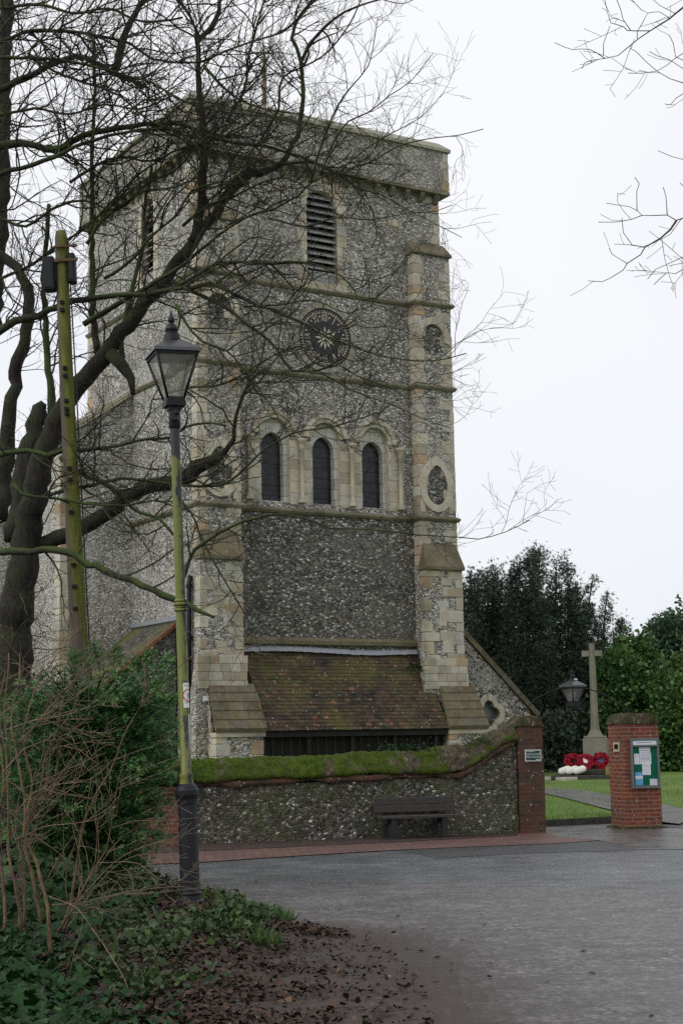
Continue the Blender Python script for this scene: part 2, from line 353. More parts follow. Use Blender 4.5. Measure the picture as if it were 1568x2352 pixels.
LEAD = m_plain("lead_sheet", (0.24, 0.25, 0.27), 0.5, 0.4, 0.15)
BLACKP = m_plain("black_paint", (0.010, 0.011, 0.013), 0.5, 0.25, 0.2)
DARKWOOD = m_plain("dark_timber", (0.02, 0.018, 0.017), 0.8, 0.2, 0.3, 20)
LOUV = m_plain("louvre_wood", (0.25, 0.245, 0.24), 0.85, 0.2, 0.35, 14)
def m_leaded():
    s = Mat("dark_leaded_glass", 0.3, 0.25); p = s.sep(s.obj()); cv = s.n("ShaderNodeCombineXYZ", {'X': s.math('ADD', p[0], p[2]), 'Y': s.math('SUBTRACT', p[0], p[2])})
    ch = s.n("ShaderNodeTexBrick", {'Vector': cv.outputs[0], 'Scale': 1.0, 'Mortar Size': 0.006, 'Brick Width': 0.13, 'Row Height': 0.13, 'Color1': (0.016, 0.018, 0.024), 'Color2': (0.05, 0.052, 0.06), 'Mortar': (0.03, 0.03, 0.032), 'Bias': -0.3}, offset=0.0)
    s.color(s.mix(s.ramp(s.noise(2.5, 3), [(0.4, 0.0), (0.7, 0.8)]), ch.outputs[0], (0.012, 0.013, 0.018))); s.bump(s.noise(14, 2), 0.5, 0.01); return s.m
GLASSD = m_leaded()
WHITE = m_plain("white_paint", (0.72, 0.72, 0.70), 0.6, 0.3, 0.06)
IVORY = m_plain("clock_gilt_white", (0.48, 0.42, 0.34), 0.5, 0.4, 0.06)
CLOCKB = m_plain("clock_black", (0.018, 0.018, 0.022), 0.5, 0.3, 0.3)
DARKIN = m_plain("inside_shade_black", (0.01, 0.01, 0.01), 0.95, 0.05, 0.1)  # near-black colour stands in for the shade inside openings
IRON = m_plain("rusty_iron", (0.10, 0.055, 0.035), 0.8, 0.3, 0.4, 12)

def m_asphalt(name, lo, hi, rough=(0.32, 0.6), grit=70, mud=None):
    s = Mat(name, 0.5, 0.5); n1 = s.noise(grit, 4, 0.7); n2 = s.noise(0.7, 6, 0.65, dist=0.3); n3 = s.noise(9, 5, 0.7)
    vo = s.n("ShaderNodeTexVoronoi", {'Vector': s.obj(), 'Scale': grit*0.8}); sp = s.n("ShaderNodeSeparateColor", {'Color': vo.outputs['Color']})
    c = s.ramp(n2, [(0.32, lo), (0.68, hi)])
    c = s.mix(0.75, c, s.ramp(sp.outputs[0], [(0.0, 0.35), (0.5, 0.9), (0.9, 1.3), (1.0, 2.4)]), 'MULTIPLY')
    n4 = s.noise(3.2, 5, 0.7, vec=s.map((0.6, 1.0, 1))); c = s.mix(s.ramp(n4, [(0.44, 0.75), (0.56, 0.0)]), c, s.mix(0.5, c, (0.02, 0.018, 0.018)))
    if mud:
        streak = s.noise(3.0, 6, 0.75, vec=s.map((2.6, 0.5, 1), rot=(0, 0, 0.2)))
        k = s.math('ADD', s.math('ADD', s.math('MULTIPLY', s.ramp(n3, [(0.3, 0.0), (0.7, 1.0)]), 0.22), s.math('MULTIPLY', s.ramp(streak, [(0.3, 0.0), (0.7, 1.0)]), 0.34)), s.math('MULTIPLY', s.attr(), 0.72))
        c = s.mix(s.ramp(k, [(0.50, 0.0), (0.64, 0.45), (0.85, 0.96)]), c, s.mix(n3, tuple(x*0.7 for x in mud), tuple(x*1.4 for x in mud)))
    s.color(c); s.set(s.b.inputs['Roughness'], s.math('ADD', s.math('MULTIPLY', s.ramp(n2, [(0.35, 0.0), (0.65, 1.0)]), rough[1]-rough[0]), s.math('ADD', rough[0], s.math('MULTIPLY', s.attr() if mud else 0.0, 0.35))))
    hgt = s.math('ADD', n1, sp.outputs[1])
    if mud:
        rut = s.noise(5.0, 3, 0.6, vec=s.map((2.4, 0.12, 1), rot=(0, 0, -0.12))); hgt = s.math('ADD', hgt, s.math('MULTIPLY', s.math('MULTIPLY', rut, s.attr()), 6.0))
    s.bump(hgt, 0.8, 0.012); return s.m
ASPH = m_asphalt("road_asphalt", (0.095, 0.103, 0.113), (0.145, 0.154, 0.166), (0.2, 0.36), 60)
TARM = m_asphalt("lane_tarmac", (0.088, 0.080, 0.079), (0.155, 0.142, 0.14), (0.34, 0.6), 34, (0.040, 0.027, 0.021))
APRON = m_asphalt("apron_asphalt", (0.035, 0.036, 0.038), (0.055, 0.056, 0.058), (0.4, 0.6), 60)
PATHM = m_asphalt("path_tarmac", (0.10, 0.095, 0.09), (0.15, 0.145, 0.135), (0.35, 0.6), 60)
def m_flags():
    s = Mat("flagstone", 0.35, 0.5); p = s.sep(s.obj())
    cv = s.n("ShaderNodeCombineXYZ", {'X': p[0], 'Y': p[1]}); br = s.n("ShaderNodeTexBrick", {'Vector': cv.outputs[0], 'Scale': 1.0, 'Mortar Size': 0.012, 'Brick Width': 0.75, 'Row Height': 0.5, 'Color1': (0.13, 0.125, 0.115), 'Color2': (0.085, 0.082, 0.078), 'Mortar': (0.04, 0.04, 0.035)})
    n = s.noise(2.0, 6, 0.7); s.color(s.mix(0.7, br.outputs[0], s.ramp(n, [(0.3, 0.5), (0.7, 1.3)]), 'MULTIPLY'))
    s.set(s.b.inputs['Roughness'], s.math('ADD', s.math('MULTIPLY', n, 0.5), 0.08)); s.bump(n, 0.2, 0.01); return s.m
FLAGS = m_flags()
def m_paver():
    s = Mat("red_block_paving", 0.6, 0.4); v = s.map((1, 1, 1), rot=(0, 0, radians(40)))
    br = s.n("ShaderNodeTexBrick", {'Vector': v, 'Scale': 1.0, 'Mortar Size': 0.012, 'Brick Width': 0.21, 'Row Height': 0.105, 'Color1': (0.215, 0.092, 0.075), 'Color2': (0.15, 0.072, 0.062), 'Mortar': (0.05, 0.035, 0.03)})
    n = s.noise(1.3, 6, 0.7); c = s.mix(0.75, br.outputs[0], s.ramp(n, [(0.3, 0.5), (0.7, 1.25)]), 'MULTIPLY')
    c = s.mix(s.ramp(s.noise(5, 6, 0.7), [(0.46, 0.0), (0.66, 0.8)]), c, (0.06, 0.05, 0.04)); s.color(c); s.bump(br.outputs['Fac'], -0.5, 0.01); return s.m
PAVER = m_paver()
def m_soil():
    s = Mat("muddy_soil", 0.7, 0.35); n1 = s.noise(2.2, 7, 0.72, vec=s.map((1.6, 0.6, 1), rot=(0, 0, 0.25))); n2 = s.noise(30, 5, 0.75); rut = s.noise(5.0, 3, 0.6, vec=s.map((2.4, 0.12, 1), rot=(0, 0, -0.12)))
    c = s.ramp(s.math('ADD', s.math('MULTIPLY', n1, 0.6), s.math('MULTIPLY', rut, 0.4)), [(0.3, (0.024, 0.015, 0.012)), (0.55, (0.058, 0.038, 0.031)), (0.75, (0.10, 0.072, 0.062))])
    c = s.mix(0.7, c, s.ramp(n2, [(0.3, 0.4), (0.7, 1.4)]), 'MULTIPLY'); s.color(c)
    s.bump(s.math('ADD', n1, s.math('ADD', s.math('MULTIPLY', n2, 0.35), rut)), 0.9, 0.06); return s.m
SOIL = m_soil()
def m_grass():
    s = Mat("lawn_turf", 0.7, 0.2); n1 = s.noise(0.8, 6, 0.65); n2 = s.noise(28, 5, 0.75)
    c = s.ramp(n1, [(0.3, (0.085, 0.155, 0.028)), (0.7, (0.16, 0.245, 0.05))]); c = s.mix(0.7, c, s.ramp(n2, [(0.3, 0.45), (0.7, 1.4)]), 'MULTIPLY')
    s.color(c); s.bump(n2, 0.8, 0.05); return s.m
TURF = m_grass()
def m_moss(name, a, b, x0=None):
    s = Mat(name, 0.95, 0.1); n1 = s.math('ADD', s.math('MULTIPLY', s.noise(2.2, 8, 0.75), 1.7), -0.35); n2 = s.noise(34, 5, 0.75); n3 = s.noise(9, 5, 0.7)
    vr = s.n('ShaderNodeTexVoronoi', {'Vector': s.obj(), 'Scale': 13.0}); vs_ = s.n('ShaderNodeSeparateColor', {'Color': vr.outputs['Color']})
    rock = s.mix(0.65, s.mix(n3, (0.03, 0.026, 0.018), (0.17, 0.14, 0.095)), s.ramp(vs_.outputs[0], [(0.0, 0.3), (0.6, 0.9), (1.0, 1.8)]), 'MULTIPLY')
    green = s.mix(n2, tuple(x*0.55 for x in a), tuple(x*1.05 for x in b)); k = n1
    if x0 is not None:                               # thick moss on the shaded length, patchy beyond
        px = s.sep(s.obj()); mr = s.n("ShaderNodeMapRange", {'Value': px[0], 'From Min': x0-1.4, 'From Max': x0+1.0, 'To Min': 0.10, 'To Max': -0.08}); k = s.math('ADD', n1, mr.outputs[0])
    c = s.mix(s.ramp(k, [(0.45, 0.0), (0.50, 0.75), (0.60, 1.0)]), rock, s.mix(s.ramp(n3, [(0.4, 0.0), (0.62, 0.8)]), green, tuple(x*0.55 for x in a)))
    c = s.mix(0.6, c, s.ramp(n2, [(0.3, 0.4), (0.7, 1.35)]), 'MULTIPLY')
    li = s.n("ShaderNodeTexVoronoi", {'Vector': s.obj(), 'Scale': 15.0})
    c = s.mix(s.math('MULTIPLY', s.math('LESS_THAN', s.math('ADD', li.outputs['Distance'], s.math('MULTIPLY', n3, 0.3)), 0.33), s.math('MULTIPLY', s.math('LESS_THAN', k, 0.47), s.math('GREATER_THAN', s.noise(1.5, 4), 0.5))), c, (0.32, 0.31, 0.26))
    s.color(c); s.bump(s.math('ADD', n1, n2), 0.8, 0.03); return s.m
MOSS = m_moss("mossy_coping", (0.045, 0.078, 0.012), (0.125, 0.175, 0.022), -2.0)

# ------------------------------------------------------------------ ground, road, pavement, lawn
def poly_sheet(name, pts, mat, z=0.0, kind='structure'):
    mb = MB(); loops = [[Vector((p[0], p[1], 0)) for p in pts]]
    mb.add([(p[0], p[1], z) for p in pts], [tuple(t) for t in geometry.tessellate_polygon(loops)]); o = mb.build(name, mat)
    # make the faces look up
    bm = bmesh.new(); bm.from_mesh(o.data); bmesh.ops.recalc_face_normals(bm, faces=bm.faces)
    for f in bm.faces:
        if f.normal.z < 0: f.normal_flip()
    bm.to_mesh(o.data); bm.free(); return tag(o, kind=kind)
G = lambda x, y: tuple(gnd(x, y)[:2])
poly_sheet("ground", [(-400, -100), (400, -100), (400, 600), (-400, 600)], TURF, -0.03)
WA = radians(14.7); WE = Vector((cos(WA), sin(WA), 0)); WN = Vector((sin(WA), -cos(WA), 0)); WO = Vector((3.09, 28.84, 0))
def wp(s, d=0.0, z=0.0): p = WO + WE*s - WN*d; return (p.x, p.y, z)      # along the boundary wall, depth behind its face
front = [G(459, 1982), G(700, 1966), G(923, 1953), G(1286, 1938), G(1380, 1931)]
lx = (front[0][0]-8.7, front[0][1]-2.2)
poly_sheet("road", [lx] + front + [G(1420, 1940), G(1466, 1952), G(1568, 1951), (8, 25.2), (40, 31), (40, 12), (-1.7, 12), (-30, 11), (-30, 15.0)], ASPH, 0.0)
poly_sheet("apron", [front[2], front[3], front[4], G(1420, 1940), G(1466, 1952), G(1400, 1955), G(1200, 1960), G(1000, 1972)], APRON, 0.004)
poly_sheet("pavement", [lx] + front + [G(1300, 1926), wp(0.5, -0.02)[:2], wp(0, 0.1)[:2], wp(-6, 0.1)[:2], wp(-16, 0.1)[:2]], PAVER, 0.012)
lane = [(-1.9, 19.35), G(700, 2036), G(1000, 2031), G(1300, 2040), G(1568, 2050), (8, 20.2), (9, 8), (7, 1), (-12, 1), (-12, 12)]
poly_sheet("wall_base_soil", [G(300, 1966), G(459, 1957), G(700, 1946), G(923, 1936), G(1185, 1921), wp(0.0, 0.05)[:2], wp(-6, 0.05)[:2], wp(-9, 0.05)[:2]], SOIL, 0.018)
poly_sheet("entrance_path", [front[4], G(1300, 1925), wp(0.5, -0.02)[:2], wp(0.5, 1.5)[:2], (3.9, 31.5), (5.4, 32.1), (9, 33.3), (12, 33.5), (12, 26.5), (8, 25.4), G(1568, 1951), G(1466, 1952), G(1420, 1940)], FLAGS, 0.006)
poly_sheet("side_path", [(5.9, 30.2), (6.1, 31.9), (9.0, 33.1), (14, 34), (14, 28.6), (8, 27.4), (6.6, 28.3)], APRON, 0.012)
def lawn_h(x, y):
    return 0.13 - 0.115*smooth(5.5, 6.3, x)*(1-smooth(33, 37, y)) + 0.46*smooth(30.5, 44, y) + 0.05*sin(x*0.4+y*0.23)*smooth(31, 36, y)
def terrain(name, xs, ys, hf, mat, inside=None, kind='structure', dz=0.0):
    mb = MB(); idx = {}
    V = []; 
    for j, y in enumerate(ys):
        for i, x in enumerate(xs): V.append((x, y, hf(x, y)+dz))
    n = len(xs); F = []
    for j in range(len(ys)-1):
        for i in range(n-1):
            cx, cy = (xs[i]+xs[i+1])/2, (ys[j]+ys[j+1])/2
            if inside is None or inside(cx, cy): F.append((j*n+i, j*n+i+1, j*n+n+i+1, j*n+n+i))
    mb.add(V, F, 0.5, True); return tag(mb.build(name, mat), kind=kind)
# the lawn starts behind a low kerb running on from the left gate pier
K0, K1 = Vector((3.75, 30.95, 0)), Vector((5.45, 31.75, 0)); kd = (K1-K0).normalized()
def lawn_strip():
    mb = MB(); NU, NV = 60, 40; V = []
    for j in range(NV+1):
        t = (j/NV)**1.6
        for i in range(NU+1):
            s = -0.6 + 45.0*(i/NU)**1.5; b = K0 + kd*s; y = b.y + t*(95-b.y); x = b.x + (b.x*0.4)*t
            V.append((x, y, lawn_h(x, y)))
    F = [(j*(NU+1)+i, j*(NU+1)+i+1, (j+1)*(NU+1)+i+1, (j+1)*(NU+1)+i) for j in range(NV) for i in range(NU)]
    mb.add(V, F, 0.5, True); return tag(mb.build("lawn", TURF), kind='structure')
lawn_strip()
mb = MB()
for k in range(5):
    a = K0 + kd*(-0.2+0.42*k+0.004); b = K0 + kd*(-0.2+0.42*(k+1)-0.004); nn = Vector((kd.y, -kd.x, 0))*0.09
    v = [a+nn, b+nn, b, a]; mb.add([(p.x, p.y, -0.02) for p in v] + [(p.x, p.y, 0.125) for p in v], [(3, 2, 1, 0), (4, 5, 6, 7), (0, 1, 5, 4), (1, 2, 6, 5), (2, 3, 7, 6), (3, 0, 4, 7)])
tag(mb.build("kerb", m_plain("mossy_kerb", (0.05, 0.048, 0.04), 0.85, 0.3, 0.4, 12)), kind='structure')
def strip(name, L, R, mat, dz):
    mb = MB(); n = 14; V = []
    def ev(P, t):
        k = t*(len(P)-1); i = min(int(k), len(P)-2); f = k-i; return P[i]*(1-f)+P[i+1]*f
    for j in range(n+1):
        a, b = ev(L, j/n), ev(R, j/n)
        for i in range(7):
            p = a*(1-i/6)+b*(i/6); V.append((p.x, p.y, lawn_h(p.x, p.y)+dz))
    F = [(j*7+i, j*7+i+1, j*7+8+i, j*7+7+i) for j in range(n) for i in range(6)]
    mb.add(V, F, 0.5, True); return tag(mb.build(name, mat), kind='structure')
gl = lambda x, y: gndh(x, y, lawn_h)
strip("lawn_path", [gl(1150, 1808), gl(1250, 1812), gl(1330, 1816), gl(1400, 1828), gl(1470, 1838), gl(1530, 1850), gl(1600, 1868)],
      [gl(1150, 1812), gl(1250, 1824), gl(1330, 1843), gl(1400, 1862), gl(1450, 1874), gl(1490, 1884), gl(1560, 1895)], PATHM, 0.025)

# ------------------------------------------------------------------ the church
CH_YAW = radians(31)
church = thing("church", "tall flint church tower with clock, cream stone buttresses and tiled porch roof", "church", (-2.5715, 40.0, 0), CH_YAW)
F3 = lambda a, b, d: (a, d, b)                       # (along the west face, height, depth) -> local
RNG = random.Random(5)
UN, US, DP = -1.32, 6.42, 7.3; ZP0, ZP1 = 17.2, 18.45
WC = (0.98, 2.53, 4.08)                              # the three lancets
belf = arch_pts(2.53, 14.05, 16.2, 0.48); 
win_holes = [arch_pts(c, 7.95, 9.74, 0.45) for c in WC]
mb = MB(); rv = MB()
wall_holes(mb, [(UN, 7.8), (US, 7.8), (US, ZP0), (UN, ZP0)], win_holes + [belf], F3, 0.0, 0.26, rv=rv)
for h in win_holes + [belf]:
    r1 = MB(); n_ = len(h); v = [F3(a, b, 0.0) for a, b in h] + [F3(a, b, 0.26) for a, b in h]; r1.add(v, [(i, (i+1) % n_, n_+(i+1) % n_, n_+i) for i in range(n_)], 0.4); r1.build("window_reveal", STONE, church)
mb.add([(US, 0, 0), (US, DP, 0), (US, DP, ZP0), (US, 0, ZP0)], [(0, 1, 2, 3)])
mb.add([(UN, DP, 0), (US, DP, 0), (US, DP, ZP0), (UN, DP, ZP0)], [(3, 2, 1, 0)])
mb.build("tower_wall", FLINT, church)
mb = MB(); mb.quad((UN, 0, 0), (US, 0, 0), (US, 0, 7.8), (UN, 0, 7.8)); mb.build("lower_tower_wall", FLINT_D, church)
mb = MB(); rv = MB(); nb = arch_pts(2.95, 14.3, 16.3, 0.42)
wall_holes(mb, [(0, 0), (DP, 0), (DP, ZP0), (0, ZP0)], [nb], lambda a, b, d: (UN+d, a, b), 0.0, 0.3, rv=rv)
mb.build("north_tower_wall", FLINT_N, church); rv.build("window_reveal", STONE, church)
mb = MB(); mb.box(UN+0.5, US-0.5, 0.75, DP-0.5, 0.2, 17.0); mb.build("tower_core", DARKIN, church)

def quoins(mb, ue, su, wf, sw, z0, z1, L1=(0.42, 0.24), L2=(0.24, 0.42), h=0.29, p=0.014, miss=0.0):
    """alternate corner stones: ue,wf the corner; su,sw the directions in which the walls run"""
    z = z0; k = 0
    while z < z1-0.12:
        hh = min(h*RNG.uniform(0.8, 1.25), z1-z); a = L1[k % 2]*RNG.uniform(0.85, 1.15); b = L2[k % 2]*RNG.uniform(0.85, 1.15)
        pp = p*RNG.uniform(0.7, 1.3) if RNG.random() >= miss else -0.03
        x = sorted((ue-su*pp, ue+su*a)); y = sorted((wf-sw*pp, wf+sw*b)); k0 = len(mb.v)
        mb.box(x[0], x[1], y[0], y[1], z+0.006, z+hh-0.006, (RNG.random()*0.9 if RNG.random() > 0.05 else 1.0), 0.014)
        for i in range(k0, len(mb.v)): q_ = mb.v[i]; mb.v[i] = (q_[0]+RNG.uniform(-.009, .009), q_[1]+RNG.uniform(-.004, .004), q_[2]+RNG.uniform(-.009, .009))
        z += hh; k += 1
def QUO(parent, *a, **k):
    m = MB(); quoins(m, *a, **k); return m.build('quoins', STONE, parent)
def patch(mb, u0, u1, wf, z0, z1, n, p=0.012):
    for _ in range(n):
        w_, h_ = RNG.uniform(0.18, 0.38), RNG.uniform(0.16, 0.3); u = RNG.uniform(u0, max(u0, u1-w_)); z = RNG.uniform(z0, z1-h_)
        mb.box(u, min(u+w_, u1), wf-p-RNG.random()*0.004, wf+0.05, z, z+h_, RNG.random()*0.9, 0.006)
def buttress(u0, u1, left):
    """upper stage, flush with the strings"""
    V1, V2 = 0.33, 0.6
    b = MB(); b.box(u0, u1, -V1, 0.9, 0, 15.25)
    o = b.build("buttress", FLINT, church)
    w = MB()                                         # sloping weathering on top
    w.add([(u0-0.06, -V1-0.08, 15.24), (u1+0.06, -V1-0.08, 15.24), (u1+0.06, -V1-0.08, 15.3), (u0-0.06, -V1-0.08, 15.3), (u0-0.06, 0.03, 15.24), (u1+0.06, 0.03, 15.24), (u1+0.06, 0.03, 15.72), (u0-0.06, 0.03, 15.72)],
          [(0, 1, 2, 3), (3, 2, 6, 7), (0, 3, 7, 4), (1, 5, 6, 2), (0, 4, 5, 1)])
    w.build("weathering", WEATH, o)
    QUO(o, u0, 1, -V1, 1, 6.4, 15.2, (0.30, 0.24), (0.3, 0.32)); QUO(o, u1, -1, -V1, 1, 6.4, 15.2, (0.42, 0.14), (0.25, 0.4), miss=0.22)
    # lower stage
    a0, a1 = (u0-0.08, u1-0.1) if left else (u0-0.06, u1-0.06)
    b = MB(); z = 6.3
    zz = [0.0, 3.0, 3.6, 4.2, z]; fl = [0.16, 0.14, 0.05, 0.0, 0.0]
    P = []
    for h, f_ in zip(zz, fl): P += [(a0-f_, -V2-f_*0.2, h), (a1+f_, -V2-f_*0.2, h), (a1+f_, -V1+0.02, h), (a0-f_, -V1+0.02, h)]
    n = len(zz)
    b.add(P, [(k*4+i, k*4+(i+1) % 4, k*4+4+(i+1) % 4, k*4+4+i) for k in range(n-1) for i in range(4)] + [(n*4-4, n*4-3, n*4-2, n*4-1)])
    o2 = b.build("lower_buttress", FLINT, church)
    w = MB(); c0, c1 = a0-0.05, a1+0.05; t0, t1 = a0+0.12, a1-0.0
    w.add([(c0, -V2-0.1, z-0.02), (c1, -V2-0.1, z-0.02), (c1, -V2-0.1, z+0.06), (c0, -V2-0.1, z+0.06), (c0, -V1+0.01, z-0.02), (c1, -V1+0.01, z-0.02), (t1, -V1-0.004, z+0.75), (t0, -V1-0.004, z+0.75)],
          [(0, 1, 2, 3), (3, 2, 6, 7), (0, 3, 7, 4), (1, 5, 6, 2), (0, 4, 5, 1)])
    w.build("weathering", WEATH, o2)
    QUO(o2, a0, 1, -V2, 1, 3.7, z-0.04, (0.44, 0.2), (0.24, 0.25), 0.29, miss=0.12); QUO(o2, a1, -1, -V2, 1, 3.7, z-0.04, (0.5, 0.22), (0.2, 0.25), 0.29, miss=0.12)
    q = MB(); patch(q, a0+0.3, a1-0.3, -V2, 3.5, 6.1, 10)
    zc = 3.05
    while zc < 3.68:                                 # smooth repaired masonry at the foot
        x = a0-0.1
        while x < a1+0.06:
            w_ = RNG.uniform(0.26, 0.42); q.box(x, min(x+w_-0.008, a1+0.1), -V2-0.05, -V2+0.1, zc, zc+0.2, RNG.choice((0.15, 0.35, 0.5, 0.62)) if RNG.random() < .85 else 1.0, 0.006); x += w_
        zc += 0.208
    q.build("ashlar_patch", STONE, o2)
    return o
bl = buttress(-1.4, -0.2, True); br_ = buttress(5.3, 6.5, False)

# string courses follow the plan of the tower front
def band(mb, path, z, prof, tone=0.4):
    n = len(path); M_ = []
    for i in range(n):
        def nrm(a, b):
            t = Vector((b[0]-a[0], b[1]-a[1])).normalized(); return Vector((t.y, -t.x))
        n0 = nrm(path[i-1], path[i]) if i > 0 else nrm(path[0], path[1]); n1 = nrm(path[i], path[i+1]) if i < n-1 else n0
        m = n0+n1; m = m/max(0.2, m.dot(n0)) if m.length > 1e-6 else n0
        M_.append(m)
    k = len(prof); V = [(path[i][0]+M_[i].x*o_, path[i][1]+M_[i].y*o_, z+dz) for i in range(n) for o_, dz in prof]
    F = [(i*k+j, (i+1)*k+j, (i+1)*k+j+1, i*k+j+1) for i in range(n-1) for j in range(k-1)]
    mb.add(V, F, tone)
PLAN = [(UN, DP), (UN, 0.9), (-1.4, 0.9), (-1.4, -0.33), (-0.2, -0.33), (-0.2, 0), (5.3, 0), (5.3, -0.33), (6.5, -0.33), (6.5, 0.9), (US, 0.9), (US, DP)]
SPROF = [(-0.02, -0.07), (0.05, -0.07), (0.10, -0.01), (0.10, 0.025), (-0.02, 0.10)]
for z in (7.72, 11.42, 13.82):
    mb = MB(); band(mb, PLAN, z, SPROF, RNG.uniform(0.2, 0.5)); mb.build("string_course", STRING, church)
QUO(church, US, -1, 0, 1, 15.7, 17.1, (0.42, 0.2), (0.3, 0.5)); QUO(church, UN, 1, 0, 1, 15.7, 17.1, (0.5, 0.28), (0.3, 0.5)); QUO(church, UN, 1, DP, -1, 5.0, 17.1, (0.3, 0.5), (0.4, 0.25))

# parapet on corbels
e_ = 0.22; pu0, pu1, pw0, pw1 = UN-e_, US+e_, -e_, DP+e_
mb = MB()
mb.box(pu0, pu1, pw0, pw0+0.4, ZP0, ZP1); mb.box(pu0, pu0+0.4, pw0+0.4, pw1-0.4, ZP0, ZP1); mb.box(pu1-0.4, pu1, pw0+0.4, pw1-0.4, ZP0, ZP1); mb.box(pu0, pu1, pw1-0.4, pw1, ZP0, ZP1)
par = mb.build("parapet", FLINT, church)
RING = [(pu0, pw1), (pu0, pw0), (pu1, pw0), (pu1, pw1)]
mb = MB(); band(mb, RING, ZP1, [(-0.44, 0.30), (-0.18, 0.30), (0.07, 0.07), (0.07, -0.02), (-0.01, -0.02)], 0.45)
mb.build("coping", GREYST, par)
mb = MB(); band(mb, RING, ZP0, [(-0.01, 0.06), (0.03, 0.05), (0.03, -0.05), (-0.23, -0.05)], 0.4); mb.build("moulding", STRING, par)
QUO(par, pu1, -1, pw0, 1, ZP0+0.08, ZP1-0.05, (0.26, 0.16), (0.3, 0.38)); QUO(par, pu0, 1, pw0, 1, ZP0+0.08, ZP1-0.05, (0.4, 0.22), (0.3, 0.38))
mb = MB(); mb.prism([(0, 0.0), (0.0, -0.28), (-0.1, -0.24), (-0.2, -0.1), (-0.2, 0)], lambda a, b, d: (d, a, b), -0.065, 0.065, 0.4)
c0 = None
for i in range(16):
    if c0 is None: c0 = mb.build("corbel", STRING, church); c_ = c0
    else: c_ = c0.copy(); COL.objects.link(c_)
    c_.location = (UN+0.15+(US-UN-0.3)*i/15, 0, ZP0-0.05)
for i in range(14):
    c_ = c0.copy(); COL.objects.link(c_); c_.location = (UN, 0.25+(DP-0.5)*i/13, ZP0-0.05); c_.rotation_euler = (0, 0, -pi/2)
mb = MB()
for u, z in ((3.9, 16.62), (1.1, 16.6), (4.9, 16.1)):
    mb = MB(); mb.box(u-0.09, u+0.09, -0.05, 0.05, z-0.09, z+0.09, 0.3, 0.01); mb.box(u-0.2, u-0.1, -0.02, 0.05, z-0.07, z+0.1, 0.9, 0.005); mb.box(u+0.1, u+0.22, -0.02, 0.05, z-0.12, z+0.05, 0.9, 0.005); mb.build("putlog_stone", STONE, church)

# belfry openings with louvres
def belfry(fn, c, z0, zs, hw, M):
    fr = MB(); z = z0
    while z < zs:                                    # jamb stones
        h = RNG.uniform(0.22, 0.32)
        for sg in (-1, 1):
            L = RNG.choice((0.16, 0.3)); a = sorted((c+sg*(hw+0.0), c+sg*(hw+L)))
            p = [(a[0], z+.005), (a[1], z+.005), (a[1], z+h-.005), (a[0], z+h-.005)]; fr.prism(p, fn, -0.02, 0.1, RNG.random()*0.7)
        z += h
    for k in range(11):
        a0, a1 = pi*k/11+0.008, pi*(k+1)/11-0.008; r0, r1 = hw, hw+0.24
        fr.prism([(c+r0*cos(a0), z+r0*sin(a0)), (c+r1*cos(a0), z+r1*sin(a0)), (c+r1*cos(a1), z+r1*sin(a1)), (c+r0*cos(a1), z+r0*sin(a1))], fn, -0.02-0.002*(k % 2), 0.1, 0.3+RNG.random()*0.7)
    fr.prism([(c-hw-0.25, z0-0.22), (c+hw+0.25, z0-0.22), (c+hw+0.25, z0-0.005), (c-hw-0.25, z0-0.005)], fn, -0.08, 0.1, 0.3)
    o = fr.build("belfry_window", STONE, church)
    bd = MB(); bd.prism([(c-hw+.01, z0), (c+hw-.01, z0), (c+hw-.01, z0+0.34), (c-hw+.01, z0+0.34)], fn, 0.06, 0.1, 0.5)
    zz = z0+0.42
    while zz < zs+hw-0.06:
        w_ = hw-.01 if zz < zs else sqrt(max(0.0, hw*hw-(zz-zs)**2))-.01
        p0, p1, q0, q1 = fn(c-w_, zz, 0.05), fn(c+w_, zz, 0.05), fn(c-w_, zz+0.16, 0.24), fn(c+w_, zz+0.16, 0.24)
        bd.add([p0, p1, q1, q0] + [tuple(Vector(v)+Vector((0, 0, -0.025))) for v in (p0, p1, q1, q0)], [(0, 1, 2, 3), (7, 6, 5, 4), (0, 4, 5, 1), (1, 5, 6, 2), (3, 2, 6, 7), (0, 3, 7, 4)], RNG.random()); zz += 0.2
    bd.build("louvres", LOUV, o)
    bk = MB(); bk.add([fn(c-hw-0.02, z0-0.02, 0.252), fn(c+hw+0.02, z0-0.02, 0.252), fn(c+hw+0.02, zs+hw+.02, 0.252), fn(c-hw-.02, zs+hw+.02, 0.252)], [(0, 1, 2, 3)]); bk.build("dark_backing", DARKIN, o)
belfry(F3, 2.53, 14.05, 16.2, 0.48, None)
belfry(lambda a, b, d: (UN+d, a, b), 2.95, 14.3, 16.3, 0.42, None)

